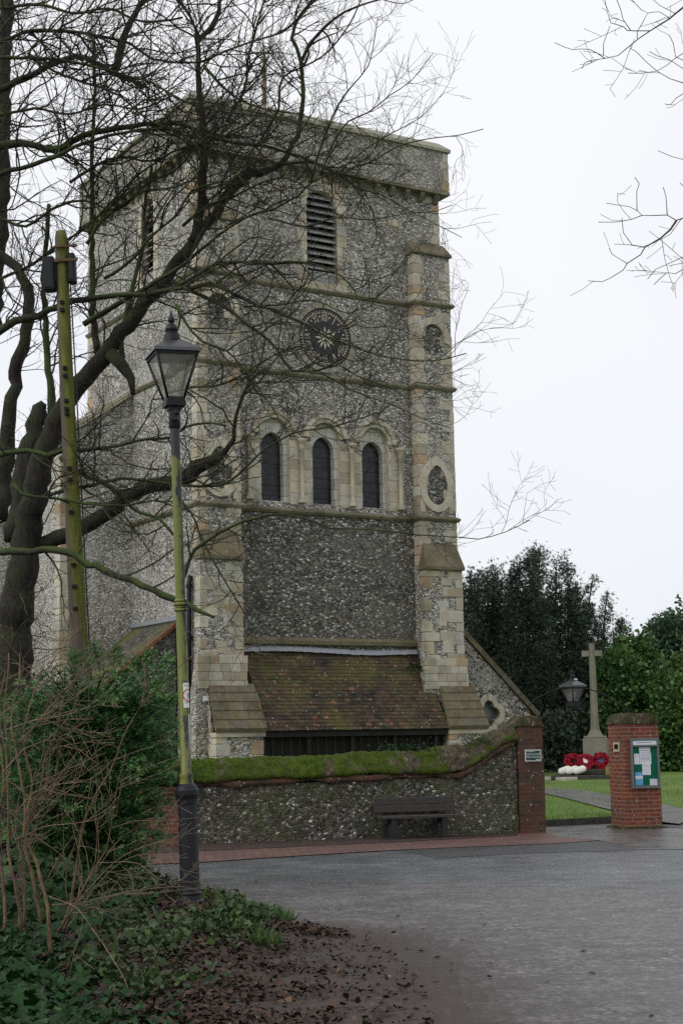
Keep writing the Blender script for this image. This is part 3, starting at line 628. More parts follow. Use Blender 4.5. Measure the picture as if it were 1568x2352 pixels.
# clock
clk = MB(); CU, CZ = 2.55, 12.51
clk.lathe([(0.83, 0.0), (0.83, 0.03), (0.80, 0.035), (0.0001, 0.035)], 48, (0, 0, 0))
ck = clk.build("clock", CLOCKB, church); ck.location = (CU, -0.005, CZ); ck.rotation_euler = (pi/2, 0, 0)
rg = MB()
for k in range(28):
    a0, a1 = 2*pi*k/28+0.006, 2*pi*(k+1)/28-0.006
    rg.prism([(r*cos(a), r*sin(a)) for r, a in ((0.83, a0), (0.96, a0), (0.96, a1), (0.83, a1))], lambda a, b, d: (a, b, d), -0.02, 0.06+0.003*(k % 2), RNG.random())
rg.build("stone_rim", GREYST, ck)
nm = MB()
def stroke(mb, cx, cy, ang, pts, w=0.019, z0=0.036, z1=0.044):
    (x0, y0), (x1, y1) = pts; d = Vector((x1-x0, y1-y0)); nn = Vector((-d.y, d.x)).normalized()*w/2
    q = [(x0+nn.x, y0+nn.y), (x0-nn.x, y0-nn.y), (x1-nn.x, y1-nn.y), (x1+nn.x, y1+nn.y)]
    ca, sa = cos(ang), sin(ang)
    mb.prism([(cx+x*ca-y*sa, cy+x*sa+y*ca) for x, y in q], lambda a, b, d_: (a, b, d_), z0, z1)
GL = {'I': (0.055, [((0, -0.1), (0, 0.1))]), 'V': (0.12, [((0.045, 0.1), (0, -0.1)), ((-0.045, 0.1), (0, -0.1))]), 'X': (0.12, [((-0.045, 0.1), (0.045, -0.1)), ((0.045, 0.1), (-0.045, -0.1))])}
for h, t in enumerate(["XII", "I", "II", "III", "IIII", "V", "VI", "VII", "VIII", "IX", "X", "XI"]):
    ang = -h*pi/6; W_ = sum(GL[ch][0] for ch in t); x = -W_/2
    for ch in t:
        wd, sts = GL[ch]
        for (a, b) in sts:
            stroke(nm, -sin(ang)*0.57, cos(ang)*0.57, ang, ((x+wd/2+a[0], a[1]), (x+wd/2+b[0], b[1])))
        x += wd
    a2 = ang-pi/12; stroke(nm, -sin(a2)*0.6, cos(a2)*0.6, a2, ((0, -0.03), (0, 0.03)), 0.035)
for k in range(60):
    a = 2*pi*k/60; stroke(nm, -sin(a)*0.745, cos(a)*0.745, a, ((0, -0.035), (0, 0.035)), 0.022 if k % 5 == 0 else 0.012)
    b = 2*pi*(k+1)/60; nm.prism([(-r*sin(t_), r*cos(t_)) for r, t_ in ((0.695, a), (0.71, a), (0.71, b), (0.695, b))], lambda x_, y_, d_: (x_, y_, d_), 0.036, 0.043)
for k in range(12):
    a = -k*pi/6; ca, sa = cos(a), sin(a)
    nm.prism([(x_*ca-y_*sa, x_*sa+y_*ca) for x_, y_ in ((-0.012, 0.1), (0.012, 0.1), (0.03, 0.2), (0.0, 0.33), (-0.03, 0.2))], lambda a_, b_, d_: (a_, b_, d_), 0.036, 0.043)
nm.build("numerals", IVORY, ck)
def hand(a, pts):
    h = MB(); ca, sa = cos(a), sin(a); h.prism([(x_*ca-y_*sa, x_*sa+y_*ca) for x_, y_ in pts], lambda a_, b_, d_: (a_, b_, d_), 0.055, 0.062); h.build("hand", IVORY, ck)
hand(-radians(302), [(-0.02, -0.12), (0.02, -0.12), (0.022, 0.3), (0.012, 0.62), (-0.012, 0.62), (-0.022, 0.3)])
hand(-radians(57), [(-0.025, -0.1), (0.025, -0.1), (0.025, 0.16), (0.08, 0.22), (0.06, 0.3), (0.015, 0.34), (0.015, 0.46), (-0.015, 0.46), (-0.015, 0.34), (-0.06, 0.3), (-0.08, 0.22), (-0.025, 0.16)])

# three lancets under round arches
def lancet(c):
    hw, z0, zs = 0.45, 7.95, 9.74
    bk = MB(); rv2 = MB(); hole = arch_pts(c, z0+0.03, 9.44, 0.33, 0.12, 8)
    outer = arch_pts(c, z0, zs, hw+0.01)
    wall_holes(bk, outer, [hole], F3, 0.12, 0.2, 0.3)
    o = bk.build("lancet_window", PALE, church)
    ring = MB(); n = 13
    for k in range(n):
        a0, a1 = pi*k/n+0.006, pi*(k+1)/n-0.006
        for r0, r1, d0 in ((hw-0.005, hw+0.10, -0.04), (hw+0.105, hw+0.22, -0.085)):
            ring.prism([(c+r*cos(a), zs+r*sin(a)) for r, a in ((r0, a0), (r1, a0), (r1, a1), (r0, a1))], F3, d0-0.002*(k % 2), 0.1, RNG.random()*0.7)
    for k in range(9):                               # tympanum stones in front of the lancet head
        pass
    ring.build("round_arch", STONE, o)
    g = MB(); zz = z0+0.04
    g.add([F3(x, y, 0.3) for x, y in [(c-0.36, z0), (c+0.36, z0), (c+0.36, 9.95), (c-0.36, 9.95)]], [(0, 1, 2, 3)]); gp = g.build("leaded_pane", GLASSD, o)
    ld = MB()
    for k in range(6): ld.box(c-0.33, c+0.33, 0.288, 0.296, z0+0.2+k*0.28, z0+0.209+k*0.28)
    ld.build("glazing_bar", BLACKP, gp)
for c in WC: lancet(c)
mb = MB()                                            # pale masonry between the openings
for a, b in ((WC[0]+0.45, WC[1]-0.45), (WC[1]+0.45, WC[2]-0.45), (0.18, WC[0]-0.45), (WC[2]+0.45, 4.86)):
    mb = MB(); z = 7.9
    while z < 9.6: h = RNG.uniform(0.24, 0.34); mb.box(a+0.003, b-0.003, -0.016, 0.03, z, min(z+h-0.008, 9.62), RNG.random()*0.7, 0.004); z += h
    mb.build("window_masonry", STONE, church)
QUO(church, 5.0, -1, -0.014, 1, 7.9, 9.6, (0.16, 0.1), (0.1, 0.1))
for u in (0.2, 1.755, 3.305, 4.86):
    s_ = MB(); s_.lathe([(0.12, 0), (0.12, 0.07), (0.085, 0.1), (0.095, 0.14), (0.06, 0.17), (0.058, 1.42), (0.085, 1.45), (0.06, 1.49), (0.11, 1.62), (0.14, 1.66), (0.14, 1.72), (0.10, 1.72)], 12, (u, -0.09, 7.94), 0.25)
    s_.build("nook_shaft", STONE, church)

# blind niches on the right and left buttress
def ring_outline(mb, inner, outer, fn, d0, d1):
    n = len(inner)
    for i in range(n):
        j = (i+1) % n; mb.prism([inner[i], outer[i], outer[j], inner[j]], fn, d0-0.002*(i % 2), d1, RNG.random()*0.8)
def niche(c, z, hw, hh, w, pointed):
    n = 18; inn = []; out = []
    for i in range(n):
        a = 2*pi*i/n+pi/2; k = 1.0 + (0.24*max(0, sin(a))**5 if pointed else 0); r = 0.0
        inn.append((c+hw*cos(a), z+hh*k*sin(a))); out.append((c+(hw+0.2)*cos(a), z+(hh+0.2)*k*sin(a)))
    inf = MB(); inf.add([F3(x, y, w-0.006) for x, y in inn], [tuple(range(n))]); inf.build('flint_infill', FLINT_D, church)
    m = MB()
    for i in range(n):
        am = 2*pi*(i+0.5)/n+pi/2
        if not pointed and sin(am) < -0.25: continue
        j = (i+1) % n; m.prism([inn[i], out[i], out[j], inn[j]], F3, w-0.07-0.004*(i % 2), w+0.02, 0.3+RNG.random()*0.35)
    if pointed:
        for sg in (-1, 1): m.box(c+sg*0.46-0.07, c+sg*0.46+0.07, w-0.03, w+0.05, z-0.72, z-0.35, 0.4, 0.01)
    o = m.build("blind_niche", STONE, church)
for c, s_ in ((5.86, 1), (-0.8, -1)):
    niche(c, 12.8, 0.375, 0.43, -0.33, False); niche(c, 8.6, 0.37, 0.5, -0.33, True)

# tiled roofs: every tile is laid on its own
def tiles(mb, O, du, dv, L, uL, uR, tw=0.17, ch=0.105, th=0.014, rise=0.022, seed=1):
    r = random.Random(seed); O, du, dv = Vector(O), Vector(du).normalized(), Vector(dv).normalized(); nn = du.cross(dv).normalized()
    k = 0; t = 0.0
    while t < L:
        a, b = uL(t/L), uR(t/L); u = a - (0.5*tw if k % 2 else 0) - tw*r.random()*0.1
        while u < b:
            x0, x1 = max(u, a)+0.002, min(u+tw, b)-0.002
            if x1-x0 > 0.02:
                j = r.uniform(-0.006, 0.008); l0 = -r.uniform(0.0, 0.012)
                p = [O+du*x0+dv*(t+l0)+nn*(rise+j), O+du*x1+dv*(t+l0)+nn*(rise+j+r.uniform(-.004, .004)), O+du*x1+dv*min(t+ch*1.25, L)+nn*0.004, O+du*x0+dv*min(t+ch*1.25, L)+nn*0.004]
                q = [p[0]-nn*th, p[1]-nn*th]
                mb.add([tuple(v) for v in p+q], [(0, 1, 2, 3), (4, 5, 1, 0)], min(1, max(0, r.gauss(0.45, 0.22))))
            u += tw
        t += ch; k += 1
mb = MB(); E0, E1 = -1.14, -0.02; zE, zT = 2.0, 4.02; Lr = hypot(E1-E0, zT-zE)
tiles(mb, (0, E0, zE), (1, 0, 0), (0, E1-E0, zT-zE), Lr, lambda t: 0.0-0.02*t, lambda t: 5.5-0.1*t)
pr = mb.build("porch_roof", TILE, church)
mb = MB(); mb.add([(-0.1, E0+0.02, zE-0.03), (5.55, E0+0.02, zE-0.03), (5.5, E1, zT-0.03), (-0.1, E1, zT-0.03)], [(0, 1, 2, 3)]); mb.box(0.02, 5.5, E0+0.06, E0+0.2, zE-0.16, zE-0.02); mb.build("eaves_beam", DARKWOOD, pr)
mb = MB(); r = random.Random(3)
n = 60; V = []
for i in range(n+1): u = -0.16+5.42*i/n; s_ = 0.035*sin(i*0.11)+r.uniform(-.008, .008); V += [(u, -0.15, zT-0.02+s_), (u, -0.055, zT+0.09+s_), (u, -0.02, zT+0.12+s_)]
mb.add(V, [(i*3+j, i*3+3+j, i*3+4+j, i*3+1+j) for i in range(n) for j in range(2)]); mb.build("lead_flashing", LEAD, pr)
mb = MB(); band(mb, [(-0.2, 0), (5.3, 0)], zT+0.3, [(-0.02, -0.1), (0.09, -0.1), (0.1, 0.0), (-0.02, 0.1)], 0.5); mb.build("string_course", WEATH, church)
mb = MB()
for i in range(22):
    u = 0.04+5.4*i/21; mb.box(u-0.016 if i % 5 else u-0.05, u+0.016 if i % 5 else u+0.05, -0.98-(0.03 if i % 5 == 0 else 0), -0.93, 0.0, 1.84)
mb.box(0.0, 5.5, -0.925, -0.90, 0.9, 1.0); mb.box(0.02, 5.5, -0.84, -0.82, 0.0, 1.9); mb.build("porch_bars_and_shade_board", DARKWOOD, church)  # bars and rail, plus an added dark board painting the porch's inner shade

# the two buttress feet that flank the porch
def foot(u0, u1, left):
    b = MB(); zt, v0, v1 = 2.0, -1.08, -0.3; zs = 3.12
    b.box(u0, u1, v0, v0+0.3, 0, zt-0.06)
    side = [(v0+0.3, 0), (v1, 0), (v1, zs+0.2), (v1-0.28, zs), (v0+0.3, zt+0.45)]
    for uu, hole in ((u0, left), (u1, False)):
        hs = [arch_pts(-0.52, 0.01, 1.35, 0.2, 0.5, 6)] if hole else []
        wall_holes(b, side, hs, lambda a, b_, d: (uu+d, a, b_), 0.0, 0.25 if uu == u0 else -0.25)
    o = b.build("buttress_foot", FLINT, church)
    w = MB(); t0, t1 = (u0+0.06, u1-0.06); zz = [(v0-0.12, zt-0.02), (v0-0.12, zt+0.06), (v1-0.32, zs+0.06), (v1-0.32, zs-0.12)]
    for i in range(5):                               # big stone slabs on the slope
        f0, f1 = i/5, (i+1)/5; ja = 0.012*(4-i)
        a0 = Vector((0, zz[1][0]+(zz[2][0]-zz[1][0])*f0, zz[1][1]+(zz[2][1]-zz[1][1])*f0)); a1 = Vector((0, zz[1][0]+(zz[2][0]-zz[1][0])*f1, zz[1][1]+(zz[2][1]-zz[1][1])*f1))
        x = u0-0.07+0.1*f0
        while x < u1+0.05-0.05*f0-0.05:
            wd = RNG.uniform(0.35, 0.6); x1 = min(x+wd, u1+0.06-0.04*f0); dn = Vector((0, 0.045, -0.1))
            o0 = Vector((0, -0.02, 0.012))*1.0
            P = [Vector((x+.004, a0.y, a0.z))+o0, Vector((x1-.004, a0.y, a0.z))+o0, Vector((x1-.004, a1.y, a1.z)), Vector((x+.004, a1.y, a1.z))]
            Q = [p+dn for p in P]; w.add([tuple(p) for p in P+Q], [(0, 1, 2, 3), (4, 5, 1, 0), (5, 6, 2, 1), (7, 4, 0, 3)], RNG.random()); x = x1
    w.build("sloping_slabs", WEATH, o)
    QUO(o, u0, 1, v0, 1, 0.0, zt-0.12, (0.38, 0.26), (0.29, 0.29), 0.33); QUO(o, u1, -1, v0, 1, 0.0, zt-0.12, (0.3, 0.2), (0.29, 0.29), 0.33)
    k = MB(); k.box(u0-0.04, u1+0.04, v0-0.06, v0+0.25, zt-0.14, zt-0.03, 0.3); 
    if left:
        for sg in (-1, 1):
            pts = [p for p in arch_pts(-0.52, 0.01, 1.35, 0.2, 0.5, 6)]; po = [p for p in arch_pts(-0.52, 0.01, 1.35, 0.31, 0.25, 6)]
        n = min(len(pts), len(po))
        for i in range(1, n-0):
            j = (i+1) % n; k.prism([pts[i], po[i], po[j], pts[j]], lambda a, b_, d: (u0+d, a, b_), -0.02-0.002*(i % 2), 0.05, RNG.random()*0.6)
        k.prism([(v0+0.28, zt-0.1), (v0+0.28, zt+0.1), (v1-0.1, zs+0.15), (v1-0.1, zs-0.02)], lambda a, b_, d: (u0+d, a, b_), -0.025, 0.05, 0.3)
    k.build("arch_stones", STONE, o)
    if left:
        dk = MB(); dk.box(u0+0.26, u1-0.05, v0+0.35, -0.32, 0.0, 1.9); dk.build("arch_shade_box", DARKIN, o)  # black box fills the arch in place of the shade within
foot(-1.3, -0.02, True); foot(5.56, 6.72, False)
mb = MB(); mb.box(-1.45, -1.25, -0.66, -0.655, 3.0, 3.12); pl = mb.build("plaque", WHITE, church)
mb = MB(); mb.box(-1.34, -1.275, -0.6575, -0.6555, 3.065, 3.095); mb.box(-1.34, -1.275, -0.6575, -0.6555, 3.03, 3.05); mb.build("faded_print", m_plain("faded_print", (0.22, 0.22, 0.23), 0.7, 0.2, 0.2), pl)
pl.location.z = -0.25; 

# south aisle gable on the right
def verge_wall(name, poly, w, wd, mat, depth_to, rmat, holes=[]):
    b = MB(); wall_holes(b, poly, holes, F3, w, 0.2); 
    b.add([F3(poly[1][0], poly[1][1], w), F3(poly[1][0], poly[1][1], depth_to), F3(poly[2][0], poly[2][1], depth_to), F3(poly[2][0], poly[2][1], w)], [(0, 1, 2, 3)])
    return b.build(name, mat, church)
QC, QZ = 8.35, 2.42
def quatre(r, k):
    return [(QC+(r+k*0.5*abs(cos(2*a)))*cos(a), QZ+(r+k*0.5*abs(cos(2*a)))*sin(a)) for a in np.linspace(0, 2*pi, 33)[:-1]]
qi, qo = quatre(0.26, 0.24), quatre(0.44, 0.24)
ag = verge_wall("aisle_wall", [(6.3, 0), (9.85, 0), (9.85, 2.5), (6.3, 5.78)], 1.0, 0, FLINT_A, 16, None, [qi])
mb = MB(); ring_outline(mb, qi, qo, F3, 0.93, 1.05); qw = mb.build("quatrefoil_window", STONE, church)
mb = MB(); mb.add([F3(QC-0.5, QZ-0.5, 1.15), F3(QC+0.5, QZ-0.5, 1.15), F3(QC+0.5, QZ+0.5, 1.15), F3(QC-0.5, QZ+0.5, 1.15)], [(0, 1, 2, 3)]); mb.build("leaded_pane", m_plain("grey_glass", (0.10, 0.11, 0.11), 0.25, 0.5, 0.2), qw)
mb = MB(); quoins(mb, 9.85, -1, 1.0, 1, 0, 2.45, (0.4, 0.25), (0.3, 0.4)); mb.build("quoins", STONE, ag)
mb = MB(); s0 = Vector((10.1, 0, 2.3)); s1 = Vector((6.35, 0, 5.76)); d_ = (s1-s0).normalized(); nn_ = Vector((-d_.z, 0, d_.x))*-1
nn_ = Vector((d_.z, 0, -d_.x)); k = 0; L_ = (s1-s0).length; t = 0.0
while t < L_:
    l = min(RNG.uniform(0.3, 0.5), L_-t); a = s0+d_*(t+.004); b = s0+d_*(t+l-.004); up_ = nn_*(0.15 if nn_.z > 0 else -0.15)
    P = [a, b, b+up_, a+up_]; mb.add([(p.x, 0.93, p.z) for p in P]+[(p.x, 1.35, p.z) for p in P], [(0, 1, 2, 3), (7, 6, 5, 4), (0, 4, 5, 1), (1, 5, 6, 2), (2, 6, 7, 3), (3, 7, 4, 0)], RNG.random()); t += l
mb.build("verge_coping", WEATH, ag)
mb = MB(); tiles(mb, (10.05, 16, 2.42), (0, -1, 0), (6.35-10.05, 0, 5.8-2.42), L_, lambda t: 0, lambda t: 14.6, 0.3, 0.2, seed=4); mb.build("aisle_roof", TILE, church)

# north side: tall aisle wall, nave beyond and the mossy vestry
nl = verge_wall("north_aisle_wall", [(-3.4, 0), (UN-0.004, 0), (UN-0.004, 11.4), (-3.4, 10.0)], 4.0, 0, FLINT_N, 4.01, None)
mb = MB(); mb.add([(-3.4, 4.0, 0), (-3.4, 18, 0), (-3.4, 18, 10.0), (-3.4, 4.0, 10.0)], [(3, 2, 1, 0)]); mb.add([(-3.5, 3.9, 9.98), (UN, 3.9, 11.45), (UN, 18, 11.45), (-3.5, 18, 9.98)], [(0, 1, 2, 3)]); mb.build("north_aisle_side", FLINT_N, church)
mb = MB(); mb.prism([(-3.55, 9.85), (UN-0.006, 11.36), (UN-0.006, 11.56), (-3.55, 10.05)], F3, 3.92, 4.2, 0.4); quoins(mb, -3.4, 1, 4.0, 1, 2.0, 9.8, (0.4, 0.24), (0.3, 0.4)); mb.build("verge_coping", STONE, nl)
mb = MB(); mb.box(-9.4, -3.42, 7.0, 18, 0, 5.2); lo = mb.build("low_aisle_wall", FLINT_N, church)
mb = MB(); mb.prism([(-9.4, 5.2), (-3.42, 5.2), (-3.42, 8.3)], F3, 7.0, 18, 0.4); mb.build("low_aisle_gable", FLINT_N, church)
mb = MB(); tiles(mb, (-9.5, 6.9, 5.24), (0, 1, 0), (6.1, 0, 3.16), 6.87, lambda t: 0, lambda t: 11, 0.32, 0.2, seed=6); ro = mb.build("low_aisle_roof", SLATE, church)
for f in ro.data.polygons: pass
mb = MB(); quoins(mb, -9.4, 1, 7.0, 1, 0, 5.0); 
mb.build("quoins", STONE, lo)
for u in (-8.0, -5.4):
    mb = MB(); mb.prism(arch_pts(u, 1.4, 3.2, 0.34), F3, 6.95, 7.05, 0.3); wf_ = mb.build("aisle_window", STONE, lo)
    mb = MB(); mb.prism(arch_pts(u, 1.5, 3.2, 0.24), F3, 6.93, 7.0, 0.3); mb.build("leaded_pane", GLASSD, wf_)
vz = lambda u: 4.84+(u-UN)*0.78
vw = verge_wall("vestry_wall", [(-4.2, 0), (UN-0.086, 0), (UN-0.086, vz(UN-.086)-0.05), (-4.2, vz(-4.2)-0.05)], 1.0, 0, FLINT_D, 1.01, None)
mb = MB(); mb.add([(-4.2, 1.0, 0), (-4.2, 3.99, 0), (-4.2, 3.99, vz(-4.2)), (-4.2, 1.0, vz(-4.2))], [(3, 2, 1, 0)]); mb.build("vestry_side", FLINT_D, church)
mb = MB(); Lv = hypot(3.1, 3.1*0.78); tiles(mb, (-4.4, 0.95, vz(-4.4)), (0, 1, 0), (3.08, 0, 3.08*0.78), hypot(3.08, 3.08*.78), lambda t: 0, lambda t: 6.2 if False else 3.0, 0.17, 0.11, seed=8); mb.build("vestry_roof", TILE_M, church)
mb = MB(); mb.prism([(-4.4, vz(-4.4)-0.06), (UN-0.09, vz(UN-.09)-0.06), (UN-0.09, vz(UN-.09)+0.05), (-4.4, vz(-4.4)+0.05)], F3, 0.88, 0.95, 0.9); mb.build("verge_tiles", m_plain("red_verge", (0.20, 0.08, 0.045), 0.8, 0.2, 0.4, 9), vw)
mb = MB(); mb.prism([(0.92, 4.86), (3.98, 4.86), (3.98, 4.97), (0.92, 4.97)], lambda a, b, d: (UN+d, a, b), -0.06, 0.02, 0.3); mb.build("vestry_flashing", LEAD, church)
mb = MB()
mb.tube([(-1.5, 0.0, 0), (-1.5, 0.0, 5.7), (-1.46, 0.02, 5.9)], 0.06, 10)
for z in (0.9, 2.6, 4.3, 5.6): mb.lathe([(0.085, 0), (0.085, 0.09)], 10, (-1.5, 0, z))
mb.build("downpipe", BLACKP, church)
mb = MB(); mb.box(UN+0.2, US-0.2, 0.2, DP-0.2, ZP0+0.1, ZP0+0.2); mb.build("tower_roof", LEAD, church)
# flagpole on the tower roof
fpx = Matrix.Rotation(CH_YAW, 4, 'Z') @ Vector((2.9, 4.0, 0)); fp = thing("flagpole", "white flagpole with a furled rusty red flag rising from the tower roof", "flagpole", (church.location.x+fpx.x, church.location.y+fpx.y, ZP0+0.2))
mb = MB(); mb.lathe([(0.06, 0), (0.055, 3), (0.035, 8.5), (0.0, 8.6)], 8); mb.build("pole", WHITE, fp)
mb = MB(); mb.lathe([(0.03, 2.3), (0.06, 2.6), (0.08, 3.4), (0.07, 4.2), (0.05, 5.0), (0.03, 5.2)], 9, (0.04, 0, 0)); mb.build("furled_flag", m_plain("faded_flag", (0.24, 0.16, 0.12), 0.9, 0.1, 0.5, 3), fp)
# ------------------------------------------------------------------ boundary wall and gate piers
wall = thing("churchyard_wall", "low flint churchyard wall under a thick mossy sloping coping beside the road", "wall", WO, WA)
def Hf(s): return 0.97 + 0.06*smooth(-6, -2, s) + 0.55*smooth(-1.2, 0.05, s)
def Ht(s): return 1.49 - 0.03*sin(s*0.9) + 0.10*smooth(-2.2, -1.0, s) + 0.40*smooth(-1.0, 0.05, s) - 0.10*smooth(-6.2, -7.0, s)
XF, XB = -5.9, -16.0
def strip_face(x0, x1, lo, hi, y, step=0.1, wob=0.01, seed=1, y2=None):
    r = random.Random(seed); mb = MB(); n = max(1, int((x1-x0)/step)); V = []; m = 8
    for i in range(n+1):
        x = x0+(x1-x0)*i/n
        for j in range(m+1):
            t = j/m; V.append((x, y+r.uniform(-wob, wob)+((y2-y)*t if y2 is not None else 0), lo(x)+(hi(x)-lo(x))*t))
    mb.add(V, [(i*(m+1)+j, (i+1)*(m+1)+j, (i+1)*(m+1)+j+1, i*(m+1)+j+1) for i in range(n) for j in range(m)], 0.5, False); return mb
strip_face(XF, 0.0, lambda x: -0.02, Hf, 0.0, 0.1, 0.014, 2).build("flint_face", FLINT_W, wall)
strip_face(XB, XF, lambda x: -0.02, lambda x: Hf(x)+0.02, -0.02, 0.2, 0.006, 3).build("brick_face", BRICK, wall)
def ribbon(x0, x1, sec, step, seed, wob):
    r = random.Random(seed); mb = MB(); n = int((x1-x0)/step); V = []
    ph = [r.uniform(0, 6) for _ in range(6)]
    k = None
    for i in range(n+1):
        x = x0+(x1-x0)*i/n; S = sec(x); k = len(S)
        for (y, z) in S:
            w = wob*(sin(x*3.1+ph[0])*0.5+sin(x*7.7+ph[1]+y*9)*0.4+r.uniform(-.5, .5)); V.append((x, y+w*0.6, z+w))
    mb.add(V, [(i*k+j, (i+1)*k+j, (i+1)*k+j+1, i*k+j+1) for i in range(n) for j in range(k-1)], 0.5, True); return mb
def brick_sec(x): h = Hf(x); return [(0.0, h-0.005), (-0.035, h), (-0.035, h+0.1), (-0.005, h+0.105)]
ribbon(XF, 0.0, brick_sec, 0.11, 4, 0.034).build("brick_course", BRICK_D, wall)
def cop_sec(x):
    h, t = Hf(x)+0.1, Ht(x); return [(0.1, h-0.01), (-0.05, h-0.02), (-0.08, h+0.015), (-0.075, h+0.06), (-0.035, h+(t-h)*0.33), (0.02, h+(t-h)*0.58), (0.075, h+(t-h)*0.82), (0.125, t-0.015), (0.19, t), (0.3, t-0.05), (0.4, h+0.06), (0.42, h)]
ribbon(XB, 0.02, cop_sec, 0.05, 5, 0.026).build("coping", MOSS, wall)
mb = MB(); 
n = 60; V = []
for i in range(n+1):
    x = XB+(0-XB)*i/n; V += [(x, 0.4, -0.02), (x, 0.4, Hf(x)+0.12)]
mb.add(V, [(i*2+1, i*2+3, i*2+2, i*2) for i in range(n)]); mb.build("back_face", FLINT_W, wall)

def pier(name, label, org, rz, w, d, h, mat, seed):
    t = thing(name, label, "gate pier", org, rz); r = random.Random(seed)
    out = [(0.0, -0.05), (w, -0.05)]; rr = 0.2
    rows = [z for z in np.linspace(0.0, h-rr, 12)]
    P = [(0.0+r.uniform(-.008, .008), z) for z in rows]
    top = [(rr-rr*cos(a), h-rr+rr*0.9*sin(a)) for a in np.linspace(0.1, pi/2, 6)]
    topr = [(w-p[0], p[1]) for p in top[::-1]]
    Pr = [(w+r.uniform(-.008, .008), z) for z in rows[::-1]]
    prof = [(w, -0.05)] + Pr[::-1] + topr[::-1] + [(w/2, h-0.01)] + top[::-1] + P[::-1] + [(0, -0.05)]
    prof = [(0, -0.05)] + [(w, -0.05)] + [(w+r.uniform(-.006, .006), z) for z in rows[1:]] + [(w-rr+rr*cos(a), h-rr+rr*sin(a)*0.85) for a in np.linspace(0.15, pi/2, 7)] + [(rr-rr*sin(a), h-rr+rr*cos(a)*0.85) for a in np.linspace(0, pi/2-0.15, 7)] + [(0+r.uniform(-.006, .006), z) for z in rows[:0:-1]]
    mb = MB(); nd = 6; n = len(prof); V = []
    for k in range(nd+1):
        yy = d*k/nd
        for a, b in prof: V.append((a+r.uniform(-.004, .004), yy+r.uniform(-.004, .004), b))
    F = [tuple(range(n))] + [tuple(nd*n+i for i in range(n-1, -1, -1))] + [(k*n+(i+1) % n, k*n+i, (k+1)*n+i, (k+1)*n+(i+1) % n) for k in range(nd) for i in range(n)]
    mb.add(V, F); mb.build("brick_shaft", mat, t)
    mb = MB(); V = []; S = [(-0.022, h-rr+0.04)] + [(rr*0.9-(rr*0.9+0.022)*cos(a), h-rr+0.03+(rr+0.0)*sin(a)) for a in np.linspace(0.25, pi/2, 6)] + [(w-rr*0.9+(rr*0.9+0.022)*cos(a), h-rr+0.03+rr*sin(a)) for a in np.linspace(pi/2, 0.25, 6)] + [(w+0.022, h-rr+0.04)]
    for k in range(9):
        for a, b in S: V.append((a+r.uniform(-.012, .012), -0.025+(d+0.05)*k/8, b+r.uniform(-.012, .014)))
    n = len(S); mb.add(V, [(k*n+i, k*n+i+1, (k+1)*n+i+1, (k+1)*n+i) for k in range(8) for i in range(n-1)] + [tuple(range(n-1, -1, -1)), tuple(8*n+i for i in range(n))], 0.5, True)
    mb.build("mossy_cap", CAPM, t); return t
CAPM = m_moss("pier_cap_moss", (0.06, 0.065, 0.02), (0.10, 0.10, 0.05))
p1w = wp(0.02, -0.07); lp = pier("gate_pier", "old lichen-spotted brick gate pier joined to the flint wall, bearing a green sign", p1w, WA, 0.48, 0.52, 2.08, BRICK_D, 3)
p2g = gnd(1441, 1905); rp = pier("gate_pier", "detached red brick gate pier right of the entrance, bearing a noticeboard", (p2g.x, p2g.y, 0), WA, 0.70, 0.72, 2.1, BRICK_R, 4)
mb = MB(); mb.box(-0.02, 0.01, 0.2, 0.24, 1.42, 1.60); mb.box(-0.02, 0.01, 0.42, 0.46, 1.42, 1.60); mb.box(-0.02, 0.01, 0.24, 0.42, 1.56, 1.6); mb.box(-0.02, 0.01, 0.24, 0.42, 1.42, 1.47); nf = mb.build("stone_niche", m_plain("niche_stone", (0.42, 0.37, 0.28), 0.8, 0.2, 0.2), rp)
mb = MB(); mb.box(-0.009, -0.006, 0.24, 0.42, 1.47, 1.56); mb.build("niche_shade_plate", DARKIN, nf)  # flat dark plate paints the shade of a recess that is not cut
for i, (w_, dd) in enumerate(((0.86, 0.9),)):
    mb = MB(); r = random.Random(9); V = []; mb2 = MB()
    for k in range(90):
        a = r.uniform(0, 1); e = r.choice(((r.uniform(-.05, .75), -0.05), (-0.05, r.uniform(-.05, .75))))
        rr = r.uniform(0.03, 0.075); mb.lathe([(rr, -0.02), (rr*0.8, rr*0.5), (0.001, rr*0.8)], 6, (e[0]+r.uniform(-.04, .04), e[1]+r.uniform(-.04, .04), 0), r.random())
    mb.build("mossy_footing", CAPM, rp)
# Commonwealth War Graves sign
SGN = m_plain("sign_green", (0.012, 0.055, 0.045), 0.4, 0.4, 0.1); SGW = m_plain("sign_white", (0.62, 0.66, 0.64), 0.5, 0.3, 0.04)
sc = at(1220, 1735, 28.95); ws = thing("war_graves_sign", "small green and white war graves sign on the left gate pier", "sign", wp(0.29, -0.085, sc.z), WA)
mb = MB(); mb.box(-0.155, 0.155, -0.012, 0.0, -0.105, 0.105); mb.build("backing_plate", SGW, ws)
mb = MB(); mb.box(-0.138, 0.138, -0.015, -0.0125, -0.088, 0.088); mb.build("green_panel", SGN, ws)
text_mesh("Commonwealth", 0.047, SGW, "lettering", ws, (0, -0.0165, 0.025), sx=0.93); text_mesh("War Graves", 0.05, SGW, "lettering", ws, (-0.005, -0.0165, -0.025))
mb = MB(); mb.box(-0.128, 0.02, -0.0165, -0.0155, 0.066, 0.074); mb.box(0.05, 0.128, -0.0165, -0.0155, -0.077, -0.068); mb.build("small_print", SGW, ws)
